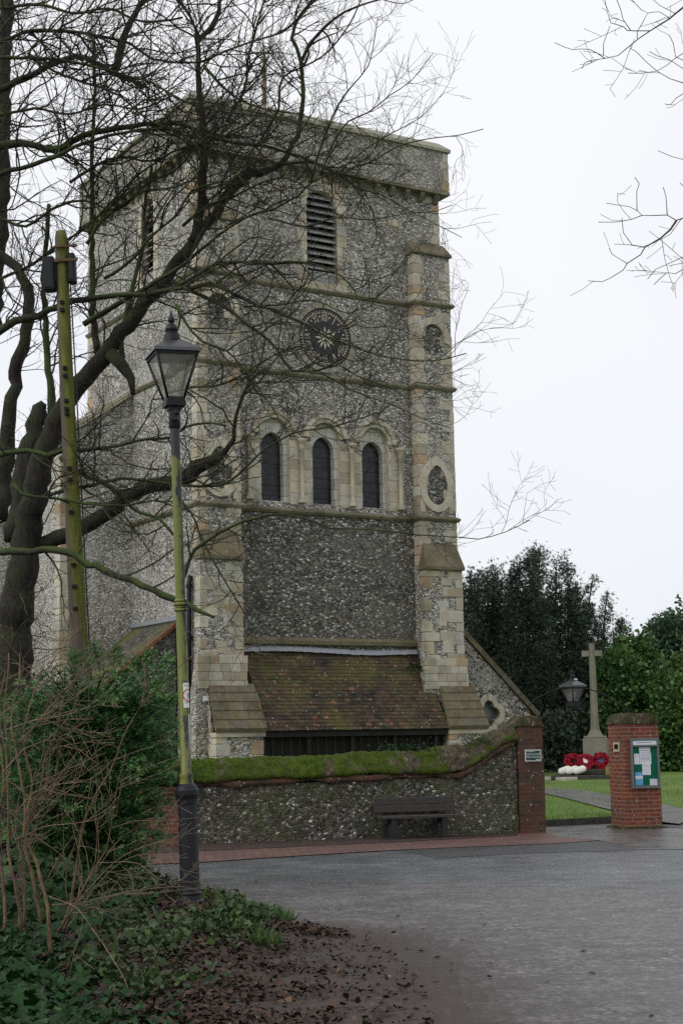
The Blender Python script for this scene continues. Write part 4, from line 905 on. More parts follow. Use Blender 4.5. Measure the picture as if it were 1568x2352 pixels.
# noticeboard
nbz = 0.74; nb_ = thing("noticeboard", "grey framed church noticeboard with white and blue papers on a green board", "noticeboard", (p2g.x+WE.x*0.385+WN.x*0.012, p2g.y+WE.y*0.385+WN.y*0.012, nbz), WA)
FR = m_plain("grey_frame", (0.12, 0.13, 0.125), 0.45, 0.4, 0.1); GRN = m_plain("green_baize", (0.008, 0.11, 0.062), 0.85, 0.1, 0.1); PAP = m_plain("paper", (0.66, 0.68, 0.72), 0.7, 0.2, 0.04); BLU = m_plain("blue_paper", (0.12, 0.34, 0.58), 0.7, 0.2, 0.1); INK = m_plain("ink", (0.16, 0.17, 0.2), 0.8, 0.1, 0.1)
W2, HB = 0.285, 0.93; mb = MB()
mb.box(-W2, -W2+0.04, -0.06, 0, 0, HB, bev=0.006); mb.box(W2-0.04, W2, -0.06, 0, 0, HB, bev=0.006); mb.box(-W2+0.041, W2-0.041, -0.058, 0, 0, 0.05, bev=0.005); mb.box(-W2+0.041, W2-0.041, -0.058, 0, HB-0.05, HB, bev=0.005); mb.box(-W2+0.041, W2-0.041, -0.056, 0, HB-0.16, HB-0.13); mb.build("frame", FR, nb_)
mb = MB(); mb.box(-W2+0.04, W2-0.04, -0.02, -0.001, 0.05, HB-0.16); mb.build("board_panel", GRN, nb_)
mb = MB(); mb.box(-W2+0.045, W2-0.045, -0.05, -0.001, HB-0.128, HB-0.052); hd = mb.build("header_panel", PAP, nb_)
def lines(parent, x0, x1, zs, y, h=0.008):
    m = MB(); r = random.Random(int(x0*999))
    for z in zs:
        x = x0
        while x < x1: w_ = r.uniform(0.012, 0.035); m.box(x, min(x+w_, x1), y-0.0012, y, z, z+h); x += w_+0.008
    m.build("print", INK, parent)
lines(hd, -0.16, 0.15, [HB-0.092], -0.0502, 0.012)
def paper(x0, x1, z0, z1, y, mat, ln=None, lh=0.008):
    m = MB(); m.box(x0, x1, y-0.002, y, z0, z1); o = m.build("paper_notice", mat, nb_)
    if ln: lines(o, x0+0.02, x1-0.02, ln, y-0.002, lh)
paper(-0.105, 0.115, 0.66, 0.755, -0.021, PAP, [0.73, 0.69], 0.011); paper(-0.1, 0.13, 0.445, 0.655, -0.021, PAP, [0.625, 0.60, 0.57, 0.55, 0.53, 0.50], 0.008)
paper(-0.215, -0.107, 0.445, 0.64, -0.021, PAP, [0.60]); paper(-0.06, 0.11, 0.245, 0.50, -0.0245, PAP, [0.42, 0.40, 0.34, 0.3], 0.004)
paper(-0.205, -0.055, 0.06, 0.30, -0.021, BLU); paper(-0.207, -0.057, 0.175, 0.232, -0.0245, PAP, [0.20], 0.005); paper(0.085, 0.235, 0.055, 0.17, -0.021, PAP, [0.145, 0.11, 0.075], 0.006)
# lantern on an iron arch over the gate
def lantern(t, zb, hg, wb, wt, roof_h, dz_e=0.035, glass=None, collar=True):
    """square tapered lantern: frame with four corner bars, panes, roof, tiers and finial"""
    fr = MB(); zt = zb+hg
    def ringbox(z, h, hw, th):
        fr.box(-hw, hw, -hw, -hw+th, z, z+h); fr.box(-hw, hw, hw-th, hw, z, z+h); fr.box(-hw, -hw+th, -hw+th, hw-th, z, z+h); fr.box(hw-th, hw, -hw+th, hw-th, z, z+h)
    ringbox(zb-0.03, 0.045, wb+0.012, 0.03); ringbox(zt-0.02, 0.03, wt+0.006, 0.03)
    for sx in (-1, 1):
        for sy in (-1, 1): fr.tube([(sx*wb, sy*wb, zb), (sx*wt, sy*wt, zt)], 0.017, 4)
    fo = fr.build("lantern_frame", BLACKP, t)
    g = MB()
    for (a, b) in (((-1, -1), (1, -1)), ((1, -1), (1, 1)), ((1, 1), (-1, 1)), ((-1, 1), (-1, -1))):
        k = 0.96; p = MB(); p.quad((a[0]*wb*k, a[1]*wb*k, zb+0.012), (b[0]*wb*k, b[1]*wb*k, zb+0.012), (b[0]*wt*k, b[1]*wt*k, zt-0.012), (a[0]*wt*k, a[1]*wt*k, zt-0.012)); p.build("glass_pane", LGLASS, t)
    r = MB(); w2 = wt+0.03; fr2 = MB(); fr2.box(-wb-0.02, wb+0.02, -wb-0.02, wb+0.02, zb-0.085, zb-0.031); fr2.box(-wb*0.75, wb*0.75, -wb*0.75, wb*0.75, zb-0.125, zb-0.086); fr2.build("lantern_base", BLACKP, t); r.box(-w2, w2, -w2, w2, zt+0.012, zt+0.012+dz_e); z0 = zt+0.012+dz_e; w3 = wt*0.33
    r.add([(-w2, -w2, z0), (w2, -w2, z0), (w2, w2, z0), (-w2, w2, z0), (-w3, -w3, z0+roof_h), (w3, -w3, z0+roof_h), (w3, w3, z0+roof_h), (-w3, w3, z0+roof_h)], [(0, 1, 5, 4), (1, 2, 6, 5), (2, 3, 7, 6), (3, 0, 4, 7), (4, 5, 6, 7)]); r.build("lantern_roof", ROOFP, t)
    f = MB(); q = wt/0.235; z1 = z0+roof_h-0.012
    f.lathe([(a*q, b*q*1.2) for a, b in ((0.105, 0), (0.105, 0.02), (0.092, 0.025), (0.095, 0.04), (0.084, 0.045), (0.087, 0.06), (0.072, 0.066), (0.066, 0.095), (0.05, 0.10), (0.078, 0.104), (0.076, 0.118), (0.062, 0.145), (0.04, 0.165), (0.02, 0.17), (0.02, 0.178), (0.036, 0.185), (0.042, 0.205), (0.034, 0.228), (0.022, 0.235), (0.02, 0.255), (0.009, 0.28), (0.001, 0.31))], 20, (0, 0, z1)); f.build("finial", BLACKP, t)
    l = MB(); l.lathe([(0.02, 0), (0.035, 0.05), (0.05, 0.12), (0.045, 0.17), (0.02, 0.2)], 12, (0, 0, zt-0.23)); l.box(-wt*0.8, wt*0.8, -wt*0.8, wt*0.8, zt-0.035, zt-0.022); l.build("lamp_holder", GREYF, t)
    return fo
def m_glass(name):
    s = Mat(name, 0.15, 0.5); s.color((0.42, 0.41, 0.38)); tr = s.n("ShaderNodeBsdfTransparent", {'Color': (0.85, 0.85, 0.82)}); n = s.noise(5, 4)
    mx = s.n("ShaderNodeMixShader", {0: s.ramp(n, [(0.3, 0.34), (0.7, 0.16)])}); s.nt.links.new(tr.outputs[0], mx.inputs[1]); s.nt.links.new(s.b.outputs[0], mx.inputs[2]); s.nt.links.new(mx.outputs[0], s.out.inputs[0]); return s.m
ROOFP = m_plain("gloss_black_roof", (0.02, 0.02, 0.024), 0.33, 0.9, 0.2)
LGLASS = m_glass("cloudy_glass"); GREYF = m_plain("grey_fitting", (0.25, 0.25, 0.24), 0.5, 0.4, 0.2)
lc = at(1316, 1620, 29.45); gla = thing("gate_lantern", "black square lantern hung on a thin iron arch above the churchyard gate", "lantern", (lc.x, lc.y, 0), WA)
la = thing("lantern_body", None, None); 
bpy.data.objects.remove(la)
lroot = bpy.data.objects.new("lantern_head", None); COL.objects.link(lroot); lroot.parent = gla; lroot.rotation_euler = (0, 0, radians(20)); lroot.empty_display_size = 0.1
zb = at(1316, 1612, 29.45).z; lantern(lroot, zb, 0.26, 0.078, 0.152, 0.09)
mb = MB(); dx = 1.05
mb.tube([(-dx-0.02, 0, 2.0), (-dx+0.06, 0, 2.18), (-dx*0.72, 0, 2.42), (-dx*0.42, 0, zb+0.2), (-0.17, 0, zb+0.27)], 0.014, 6); mb.tube([(0.17, 0, zb+0.27), (dx*0.42, 0, zb+0.2), (dx*0.72, 0, 2.42), (dx+0.1, 0, 2.15), (dx+0.25, 0, 2.0)], 0.012, 6); mb.tube([(-0.2, 0, zb+0.27), (0.2, 0, zb+0.27)], 0.014, 6)
mb.build("iron_arch", BLACKP, gla)
mb = MB(); mb.box(-0.03, 0.03, -0.16, -0.155, zb+0.40, zb+0.425); mb.build("maker_plate", WHITE, gla)

# bench against the wall
be = thing("bench", "dark brown plank bench with two backboards against the flint wall", "bench", wp(-2.02, -0.14), WA)
BEN = m_plain("brown_board", (0.050, 0.040, 0.038), 0.65, 0.35, 0.25, 18); BEN2 = m_plain("dark_bench_leg", (0.022, 0.022, 0.023), 0.7, 0.3, 0.2)
for z, y in ((0.455, -0.05), (0.585, -0.02)):
    mb = MB(); mb.box(-0.74, 0.74, y-0.045, y, z, z+0.122, bev=0.006); mb.build("backboard", BEN, be)
for y in (-0.42, -0.25): 
    mb = MB(); mb.box(-0.72, 0.74, y-0.1, y+0.06, 0.36, 0.41, bev=0.006); mb.build("seat_board", BEN, be)
for x in (-0.5, 0.42):
    mb = MB(); mb.box(x-0.05, x+0.05, -0.5, -0.39, 0.0, 0.358, bev=0.006); mb.build("leg", BEN2, be)
    mb = MB(); mb.box(x-0.05, x+0.05, 0.0, 0.08, 0.0, 0.7, bev=0.006); mb.build("back_post", BEN2, be)
    mb = MB(); mb.box(x-0.045, x+0.045, -0.388, 0.0, 0.26, 0.355); mb.build("bearer", BEN2, be)

# ------------------------------------------------------------------ street lamp
LY = 17.35; lx0 = at(438, 2083, LY); sl = thing("street_lamp", "tall old street lamp with square lantern, black base and algae-green shaft", "street lamp", (lx0.x, LY, 0)); sl.rotation_euler = (0, -0.030, 0)
def zl(y, x=415): return at(x, y, LY).z
s = Mat("algae_column", 0.45, 0.4); nn = s.noise(9, 7, 0.75, vec=s.map((1, 1, 0.3))); nf = s.noise(45, 4)
p = s.sep(s.obj()); nx = s.sep(s.normal())
fade = s.math('MULTIPLY', s.ramp(p[2], [(0.0, 0.0), (1.0, 1.0)]), 1.0)
hi = s.n("ShaderNodeMapRange", {'Value': p[2], 'From Min': zl(1062), 'From Max': zl(1030), 'To Min': 0.0, 'To Max': 1.0})
blk = s.ramp(s.math('ADD', s.math('ADD', nn, s.math('MULTIPLY', nx[0], 0.13)), s.math('MULTIPLY', hi.outputs[0], 0.5)), [(0.53, 0.0), (0.60, 1.0)])
alg = s.mix(nf, (0.085, 0.095, 0.015), (0.17, 0.185, 0.035)); s.color(s.mix(blk, alg, (0.016, 0.018, 0.022))); s.bump(nn, 0.2, 0.005); ALG = s.m
sb = Mat("chipped_black", 0.5, 0.3); n1 = sb.noise(12, 6, 0.75); sb.color(sb.mix(sb.ramp(n1, [(0.64, 0.0), (0.69, 0.8)]), (0.010, 0.011, 0.014), (0.20, 0.20, 0.18))); sb.bump(n1, 0.1, 0.004); CHIP = sb.m
mb = MB(); mb.lathe([(0.15, -0.1), (0.15, 0.03), (0.125, 0.05), (0.12, 0.09), (0.128, 0.11), (0.112, 0.13), (0.106, 0.2), (0.103, zl(1840)-0.05), (0.112, zl(1836)), (0.13, zl(1826)), (0.132, zl(1815)), (0.118, zl(1811)), (0.112, zl(1806)), (0.088, zl(1802)), (0.08, zl(1800))], 40, smooth=False); mb.build("base", CHIP, sl)
mb = MB(); mb.lathe([(0.08, zl(1800)), (0.07, zl(1785)), (0.078, zl(1780)), (0.06, zl(1774)), (0.058, zl(1402)), (0.056, zl(1380)), (0.053, zl(985))], 20); mb.build("shaft", ALG, sl)
mb = MB()
for y0, y1, rr in ((1404, 1398, 0.078), (1397, 1392, 0.066), (1391, 1384, 0.082), (1383, 1376, 0.068)): mb.lathe([(rr-0.012, zl(y0)), (rr, zl(y0)+0.006), (rr, zl(y1)-0.006), (rr-0.012, zl(y1))], 20)
mb.build("collar", ALG, sl)
mb = MB(); mb.lathe([(0.053, zl(985)), (0.066, zl(983)), (0.068, zl(945)), (0.055, zl(942)), (0.055, zl(932)), (0.08, zl(929)), (0.085, zl(921))], 20); mb.box(-0.03, 0.05, -0.11, -0.05, zl(968), zl(944)); mb.lathe([(0.001, -0.03), (0.03, -0.02), (0.034, 0.0), (0.03, 0.02), (0.001, 0.03)], 10, (0.035, -0.1, zl(952))); mb.build("neck", BLACKP, sl)
hd = bpy.data.objects.new("lantern_head", None); COL.objects.link(hd); hd.parent = sl; hd.rotation_euler = (0, 0, radians(19.6)); hd.empty_display_size = 0.1
lantern(hd, zl(917), zl(818)-zl(917), 0.093, 0.238, zl(780)-zl(808))
mb = MB(); mb.tube([(0.05, -0.035, zl(1770)), (0.052, -0.03, zl(1640))], 0.012, 6); mb.build("cable_conduit", GREYF, sl)
# notice fixed round the shaft
dn = thing("dog_notice", "white notice with a red ring wrapped on the green lamp shaft", "notice", (sl.location.x, sl.location.y, 0)); dn.rotation_euler = sl.rotation_euler
def arcq(mb, a0, a1, z0, z1, r, n=10):
    V = []; 
    for i in range(n+1): a = a0+(a1-a0)*i/n; V += [(r*cos(a), r*sin(a), z0), (r*cos(a), r*sin(a), z1)]
    mb.add(V, [(i*2, i*2+2, i*2+3, i*2+1) for i in range(n)], 0.5, True)
zs0, zs1 = zl(1626), zl(1569); mb = MB(); arcq(mb, radians(-88), radians(20), zs0, zs1, 0.0605); mb.build("sheet", WHITE, dn)
mb = MB(); zc = (zs0+zs1)/2; n = 40
for k in range(n):
    a0, a1 = 2*pi*k/n, 2*pi*(k+1)/n; q = []
    for r_, a in ((0.056, a0), (0.068, a0), (0.068, a1), (0.056, a1)): th = radians(-32)+r_*cos(a)/0.0612; q.append((0.0612*cos(th), 0.0612*sin(th), zc+r_*sin(a)))
    mb.add(q, [(0, 1, 2, 3)])
mb.build("red_ring", m_plain("notice_red", (0.42, 0.05, 0.04), 0.6, 0.2, 0.05), dn)
def bend(o, r, th0, z):
    for v in o.data.vertices: x, y = v.co.x, v.co.y; th = th0+x/r; v.co = Vector((r*cos(th), r*sin(th), z+y))
    o.rotation_euler = (0, 0, 0); o.location = (0, 0, 0); o.scale = (1, 1, 1)
for body, z, sz in (("PLEASE", zs1-0.03, 0.03), ("LEADS", zs0+0.06, 0.034)):
    o = text_mesh(body, sz, BLACKP, "lettering", dn, (0, 0, 0)); bend(o, 0.0614, radians(-32), z)
mb = MB(); 
for th, z0, z1 in ((-38, zc-0.04, zc+0.02), (-30, zc-0.02, zc+0.035), (-20, zc-0.04, zc+0.01)): arcq(mb, radians(th), radians(th+6), z0, z1, 0.0613, 2)
arcq(mb, radians(-40), radians(-12), zc, zc+0.016, 0.0615, 4); mb.build("dog_symbol", BLACKP, dn)

# ------------------------------------------------------------------ wooden pole
q0, q1 = at(182, 1490, 21.5), at(140, 532, 21.5); qd = (q1-q0).normalized(); qb = q0-qd*(q0.z/qd.z)
po = thing("utility_pole", "leaning wooden pole streaked with green algae and carrying black boxes", "utility pole", (qb.x, qb.y, 0)); po.rotation_euler = (0, atan2(qd.x, qd.z), 0); PL = q1.z/qd.z
s = Mat("algae_pole", 0.8, 0.25); p = s.sep(s.obj()); nx = s.sep(s.normal()); n1 = s.noise(5, 6, 0.7, vec=s.map((3, 3, 0.25))); n2 = s.noise(1.2, 4, vec=s.map((1, 1, 0.4)))
wd = s.ramp(n1, [(0.3, (0.05, 0.04, 0.03)), (0.7, (0.12, 0.095, 0.07))]); al = s.mix(n1, (0.085, 0.095, 0.012), (0.175, 0.19, 0.03))
low = s.n("ShaderNodeMapRange", {'Value': p[2], 'From Min': 2.6, 'From Max': 3.9, 'To Min': -0.25, 'To Max': 0.0})
k = s.math('ADD', s.math('ADD', s.math('MULTIPLY', nx[0], 0.30), n2), low.outputs[0]); s.color(s.mix(s.ramp(k, [(0.38, 0.0), (0.50, 0.92)]), wd, s.mix(s.ramp(s.noise(14, 6, 0.75, vec=s.map((1, 1, 0.15))), [(0.42, 0.0), (0.6, 0.7)]), al, (0.05, 0.05, 0.012)))); s.bump(n1, 0.5, 0.02)
mb = MB(); mb.tube([(0, 0, -0.1), (0.01, 0, 2), (0.0, 0, 4.5), (-0.01, 0, 7), (0, 0, PL-0.1), (0, 0, PL)], [0.145, 0.13, 0.112, 0.097, 0.088, 0.07], 18); mb.build("pole", s.m, po)
def zp(y): return at(150, y, 21.5).z/qd.z
for x0, x1, ya, yb, dy in ((-0.26, -0.10, 669, 592, -0.03), (0.09, 0.19, 653, 586, 0.0)):
    mb = MB(); mb.box(x0, x1, dy-0.1, dy+0.09, zp(ya), zp(yb), bev=0.015); mb.box(x0+0.02, x1-0.02, dy-0.115, dy-0.1, zp(ya)+0.04, zp(yb)-0.04); mb.build("equipment_box", BLACKP, po)
mb = MB(); mb.box(-0.22, 0.24, -0.12, -0.085, zp(606), zp(600)); mb.box(-0.1, 0.24, -0.12, -0.085, zp(573), zp(569)); mb.build("bracket", IRON, po)
for i, y in enumerate((700, 718, 850, 868, 925, 944, 955, 1080, 1105, 1180, 1300, 1350, 1400)):
    mb = MB(); mb.box(-0.035, 0.03, -0.15-0.02*(i % 2), -0.1, zp(y)-0.02, zp(y)+0.025); mb.tube([(0.0, -0.1, zp(y)), (0.0, -0.19, zp(y)+0.01)], 0.012, 5); mb.build("step_bolt", BLACKP, po)
mb = MB(); mb.tube([(0.10, -0.02, PL-0.15), (0.128, -0.03, 6.5), (0.14, -0.03, 4.5), (0.156, -0.03, 2.2), (0.165, -0.03, 0)], 0.011, 5); mb.build("cable", BLACKP, po)

# ------------------------------------------------------------------ war memorial, wreaths
MY = 44.0
def zm(y): return at(1360, y, MY).z
mc = at(1366, 1690, MY); mem = thing("war_memorial", "tall weathered stone memorial cross on a square pedestal and dark steps", "memorial", (mc.x, MY, 0), radians(-13))
MST = m_stone("memorial_stone", (0.16, 0.148, 0.105), (0.22, 0.205, 0.155), 0.35, 0.6, False, 0.3)
mb = MB(); za, zt = zm(1690), zm(1478)
mb.lathe([(0.23, za), (0.2, za+0.05), (0.135, za+0.16), (0.118, za+0.35), (0.108, za+0.6), (0.085, zt)], 8, (0, 0, 0), 0.4, pi/8, False); zc = zm(1501)
for sg in (-1, 1): mb.add([(sg*0.07, -0.07, zc-0.075), (sg*0.28, -0.075, zc-0.085), (sg*0.28, 0.075, zc-0.085), (sg*0.07, 0.07, zc-0.075), (sg*0.07, -0.07, zc+0.075), (sg*0.28, -0.075, zc+0.085), (sg*0.28, 0.075, zc+0.085), (sg*0.07, 0.07, zc+0.075)], [(3, 2, 1, 0), (4, 5, 6, 7), (0, 1, 5, 4), (1, 2, 6, 5), (2, 3, 7, 6), (3, 0, 4, 7)], 0.4)
mb.build("cross", MST, mem)
zp1 = zm(1766); mb = MB(); mb.box(-0.33, 0.33, -0.33, 0.33, zp1-0.01, za-0.07, 0.4, 0.015); mb.box(-0.3, 0.3, -0.3, 0.3, za-0.072, za, 0.4, 0.02); mb.build("pedestal", MST, mem)
DST = m_plain("dark_step_stone", (0.045, 0.045, 0.036), 0.85, 0.25, 0.4, 6)
zp2 = zm(1778); z3 = zm(1794)
mb = MB(); mb.box(-0.72, 0.9, -0.75, 0.75, zp2, zp1, 0.4, 0.02); mb.build("step", DST, mem); mb = MB(); mb.box(-1.15, 1.3, -1.2, 1.15, z3-0.35, zp2-0.003, 0.4, 0.02); mb.build("step", DST, mem)
POP = m_plain("poppy_red", (0.24, 0.008, 0.022), 0.7, 0.2, 0.35, 30)
MM = mem.matrix_world.copy(); MM = Matrix.Translation(mem.location) @ Matrix.Rotation(radians(-13), 4, 'Z')
def wreath(x, label, cmat, badge, R=0.2, tilt=-0.25, yaw=0.0, y=-0.42):
    L = MM @ Vector((x, y, zp1)); t = thing("poppy_wreath", label, "wreath", (L.x, L.y, zp1), radians(-13)+yaw, "wreaths at the foot of the memorial"); r = random.Random(int(x*100)+7)
    t.rotation_euler = (tilt, 0, t.rotation_euler.z)
    m = MB()
    for k in range(70):                              # overlapping paper petals
        a = r.uniform(0, 2*pi); rr = R*0.72+r.uniform(-0.075, 0.075); c = Vector((rr*cos(a), r.uniform(-0.06, -0.01), R+rr*sin(a))); q = r.uniform(0.03, 0.05)
        m.lathe([(0.002, 0.0), (q, 0.015), (q*0.9, 0.03), (0.002, 0.012)], 7, (0, 0, 0), r.random(), 0, True, False); nv = 28
        M_ = Matrix.Translation(c) @ Matrix.Rotation(pi/2+r.uniform(-.5, .5), 4, 'X') @ Matrix.Rotation(r.uniform(-.5, .5), 4, 'Y')
        for i in range(len(m.v)-nv, len(m.v)): m.v[i] = tuple(M_ @ Vector(m.v[i]))
    n = 20
    for i in range(n):
        a0, a1 = 2*pi*i/n, 2*pi*(i+1)/n; m.add([(R*0.72*cos(a)+dr*cos(a), yy, R+R*0.72*sin(a)+dr*sin(a)) for a in (a0, a1) for dr, yy in ((-0.08, 0.0), (0, -0.035), (0.08, 0.0), (0, 0.03))], [(0, 1, 5, 4), (1, 2, 6, 5), (2, 3, 7, 6), (3, 0, 4, 7)], 0.4)
    m.build("poppy_ring", POP, t)
    if cmat: c = MB(); c.lathe([(R*0.45, -0.01), (R*0.45, 0.0), (0.001, 0.006)], 16); o = c.build("centre_disc", cmat, t); o.location = (0, 0.0, R); o.rotation_euler = (pi/2, 0, 0)
    if badge: c = MB(); c.box(badge[0]-0.06, badge[0]+0.06, -0.06, -0.055, R+badge[1]-0.075, R+badge[1]+0.075); c.build("card", WHITE, t)
NAVY = m_plain("navy_disc", (0.02, 0.03, 0.08), 0.5, 0.3, 0.2); BLUD = m_plain("blue_badge", (0.10, 0.16, 0.34), 0.5, 0.3, 0.4, 18)
wreath(-0.62, "red poppy wreath with a dark open middle, leftmost at the memorial", None, None, 0.215, -0.2, 0.2)
wreath(-0.26, "bright red oval poppy wreath bearing a white card at the memorial", POP, (0.0, 0.02), 0.215, -0.3, 0.0, -0.5)
wreath(0.16, "red poppy wreath with a blue disc in its middle", BLUD, None, 0.225, -0.22)
wreath(0.58, "red poppy wreath with navy middle and white card beside the brick pier", NAVY, (-0.1, 0.07), 0.215, -0.22)
L = MM @ Vector((0.58, -0.98, zp2)); pb = thing("flower_trough", "yellow-green planter trough with small orange flowers on the memorial step", "planter", (L.x, L.y, zp2), radians(-13))
TRG = m_plain("trough_green", (0.20, 0.19, 0.06), 0.8, 0.2, 0.2); mb = MB(); a, b, h = 0.27, 0.1, 0.22
mb.box(-a, a, -b, -b+0.02, 0, h); mb.box(-a, a, b-0.02, b, 0, h); mb.box(-a, -a+0.02, -b+0.02, b-0.02, 0, h); mb.box(a-0.02, a, -b+0.02, b-0.02, 0, h); mb.box(-a+0.02, a-0.02, -b+0.02, b-0.02, 0, h-0.04); mb.build("trough", TRG, pb)
r = random.Random(2); mb = MB()
for k in range(60): 
    q = r.uniform(0.012, 0.03); mb.lathe([(0.002, 0), (q, 0.012), (q*0.7, 0.03), (0.002, 0.035)], 6, (r.uniform(-a+.03, a-.03), r.uniform(-b+.03, b-.03), h-0.03+r.uniform(0, 0.07)), r.random())
mb.build("flowers", m_leaf("trough_flowers", [(0.0, (0.05, 0.08, 0.02)), (0.5, (0.10, 0.09, 0.04)), (0.6, (0.45, 0.16, 0.05)), (1.0, (0.50, 0.25, 0.15))]), pb)
for i, (x, lab) in enumerate(((-0.80, "white bolster-like floral pad lying leftmost on the memorial step"), (-0.60, "white floral pad lying between two others on the memorial step"), (-0.40, "white floral pad on the memorial step nearest the wreaths"))):
    L = MM @ Vector((x, -0.98, zp2)); mb = MB(); n = 12; V = []
    for k in range(13):
        t = k/12; rr = 0.09*sqrt(max(0.0, 1-(2*t-1)**4))+0.004; c = Vector((-0.17+0.36*t, 0.06*t, 0.075+0.12*t))
        for j in range(n): a = 2*pi*j/n; V.append(tuple(c+Vector((-0.35*rr*cos(a), rr*sin(a)*0.7, rr*cos(a)*0.95))))
    mb.add(V, [(k*n+j, k*n+(j+1) % n, k*n+n+(j+1) % n, k*n+n+j) for k in range(12) for j in range(n)], 0.5, True)
    o = mb.build("floral_pad", m_plain("white_petals", (0.72, 0.72, 0.66), 0.8, 0.2, 0.15, 40) if i == 0 else bpy.data.materials["white_petals"]); o.location = (L.x, L.y, zp2); o.rotation_euler = (0, 0, radians(-13)); tag(o, lab, "floral tribute", "white floral tributes on the memorial step")
for (x0, x1, y0, y1, lab) in ((1279, 1318, 1787, 1793, "flat pale stone slab lying on the grass edge left of the memorial"),):
    c = gndh((x0+x1)/2, (y0+y1)/2, lawn_h); mb = MB(); mb.box(-0.42, 0.42, -0.5, 0.5, -0.05, 0.07, 0.4, 0.01); o = mb.build("stone_slab", m_plain("pale_slab", (0.42, 0.40, 0.34), 0.8, 0.2, 0.2)); o.location = (c.x, c.y, lawn_h(c.x, c.y)); o.rotation_euler = (0, 0, 0.5); tag(o, lab, "stone slab")
# ------------------------------------------------------------------ verge: soil bank, litter, ivy
rs = np.random.default_rng(11)
_b = [G(x, y) for x, y in ((459, 2036), (528, 2064), (633, 2108), (700, 2126), (800, 2140), (880, 2170), (930, 2215), (975, 2290), (1000, 2352))]
_b = [(-2.3, 19.9)] + _b + [(0.75, 8.6), (0.9, 6.0)]
_by = [p[1] for p in _b][::-1]; _bx = [p[0] for p in _b][::-1]
def verge_x(y): return float(np.interp(y, _by, _bx)) if y < 19.9 else -2.3 - (y-19.9)*0.42
def bank(x, y):
    e = verge_x(y)-x
    d_ = hypot(x-sl.location.x, y-LY); e0 = 1.0*(1-smooth(12.5, 15.0, y)); return 0.0 + 0.035*smooth(e0, e0+0.5, e) - 0.06*(1-smooth(0.3, 0.9, d_)) + 0.05*smooth(0.3, 2.4, e)*smooth(7, 12, y) + 0.16*smooth(1.6, 4.0, e) + 0.012*sin(x*9+y*4)*smooth(1.0, 1.5, e)
random.seed(4)
def soil_mesh():
    mb = MB(); V = []; ys = np.concatenate([np.arange(6, 20, 0.16), np.arange(20, 25.5, 0.5)]); N = 44
    for j, y in enumerate(ys):
        e = verge_x(y) - 1.0*(1-smooth(12.5, 15.0, y)) + 0.05*sin(y*5.3) + 0.04*sin(y*13.1)
        for i in range(N+1): t = (i/N)**1.7; x = e - t*9.0; V.append((x, y, bank(x, y) - (0.008 if i == 0 else 0)))
    n = N+1; mb.add(V, [(j*n+i+1, j*n+i, (j+1)*n+i, (j+1)*n+i+1) for j in range(len(ys)-1) for i in range(N)], 0.5, True)
    o = mb.build("soil_verge", SOIL); return tag(o, kind='structure')
soil_mesh()
def lane_mesh():
    mb = MB(); V = []; T = []; ys = np.arange(2, 19.5, 0.25); N = 40
    xl = lambda y: verge_x(max(y, 6.0))-2.2; far = lambda x: np.interp(x, [-4, -1.9, gnd(700, 2036).x, gnd(1000, 2031).x, gnd(1300, 2040).x, gnd(1568, 2050).x, 8, 14], [18.0, 19.35, gnd(700, 2036).y, gnd(1000, 2031).y, gnd(1300, 2040).y, gnd(1568, 2050).y, 20.2, 21])
    for y in ys:
        for i in range(N+1):
            x = xl(y)+(13-xl(y))*(i/N)**1.5; yy = 2+(y-2)/(19.25-2)*(far(x)+0.03*sin(x*5)-2); V.append((x, yy, 0.004)); T.append(exp_(-max(0, x-verge_x(max(yy, 6.0)))/0.85)*(1-smooth(14.5, 17, yy)) )
    F = [(j*(N+1)+i, j*(N+1)+i+1, (j+1)*(N+1)+i+1, (j+1)*(N+1)+i) for j in range(len(ys)-1) for i in range(N)]
    return tag(fast_mesh("lane", V, F, T, TARM), kind='structure')
exp_ = math.exp
lane_mesh()
LIT = m_leaf("dead_leaves", [(0.0, (0.016, 0.010, 0.007)), (0.5, (0.044, 0.025, 0.015)), (0.8, (0.09, 0.042, 0.022)), (0.95, (0.14, 0.08, 0.04)), (1.0, (0.19, 0.15, 0.08))], 0.55, 0.3, 0.0)
IVYM = m_leaf("ivy_leaf", [(0.0, (0.007, 0.022, 0.006)), (0.5, (0.016, 0.050, 0.012)), (0.8, (0.022, 0.066, 0.020)), (0.95, (0.07, 0.12, 0.026)), (1.0, (0.13, 0.16, 0.05))], 0.55, 0.15, 0.08)
WEED = m_leaf("weed_leaf", [(0.0, (0.014, 0.032, 0.010)), (0.6, (0.034, 0.066, 0.016)), (1.0, (0.085, 0.14, 0.028))], 0.5, 0.35, 0.15)
GRM = m_leaf("grass_blade", [(0.0, (0.02, 0.045, 0.010)), (0.6, (0.05, 0.105, 0.018)), (1.0, (0.11, 0.18, 0.035))], 0.5, 0.3, 0.15)
def on_bank(n, fy, fe, zfun=None):
    out = []
    while len(out) < n:
        y = fy(); e = fe(y); x = verge_x(y)-e; out.append((x, y, bank(x, y)))
    return np.array(out)
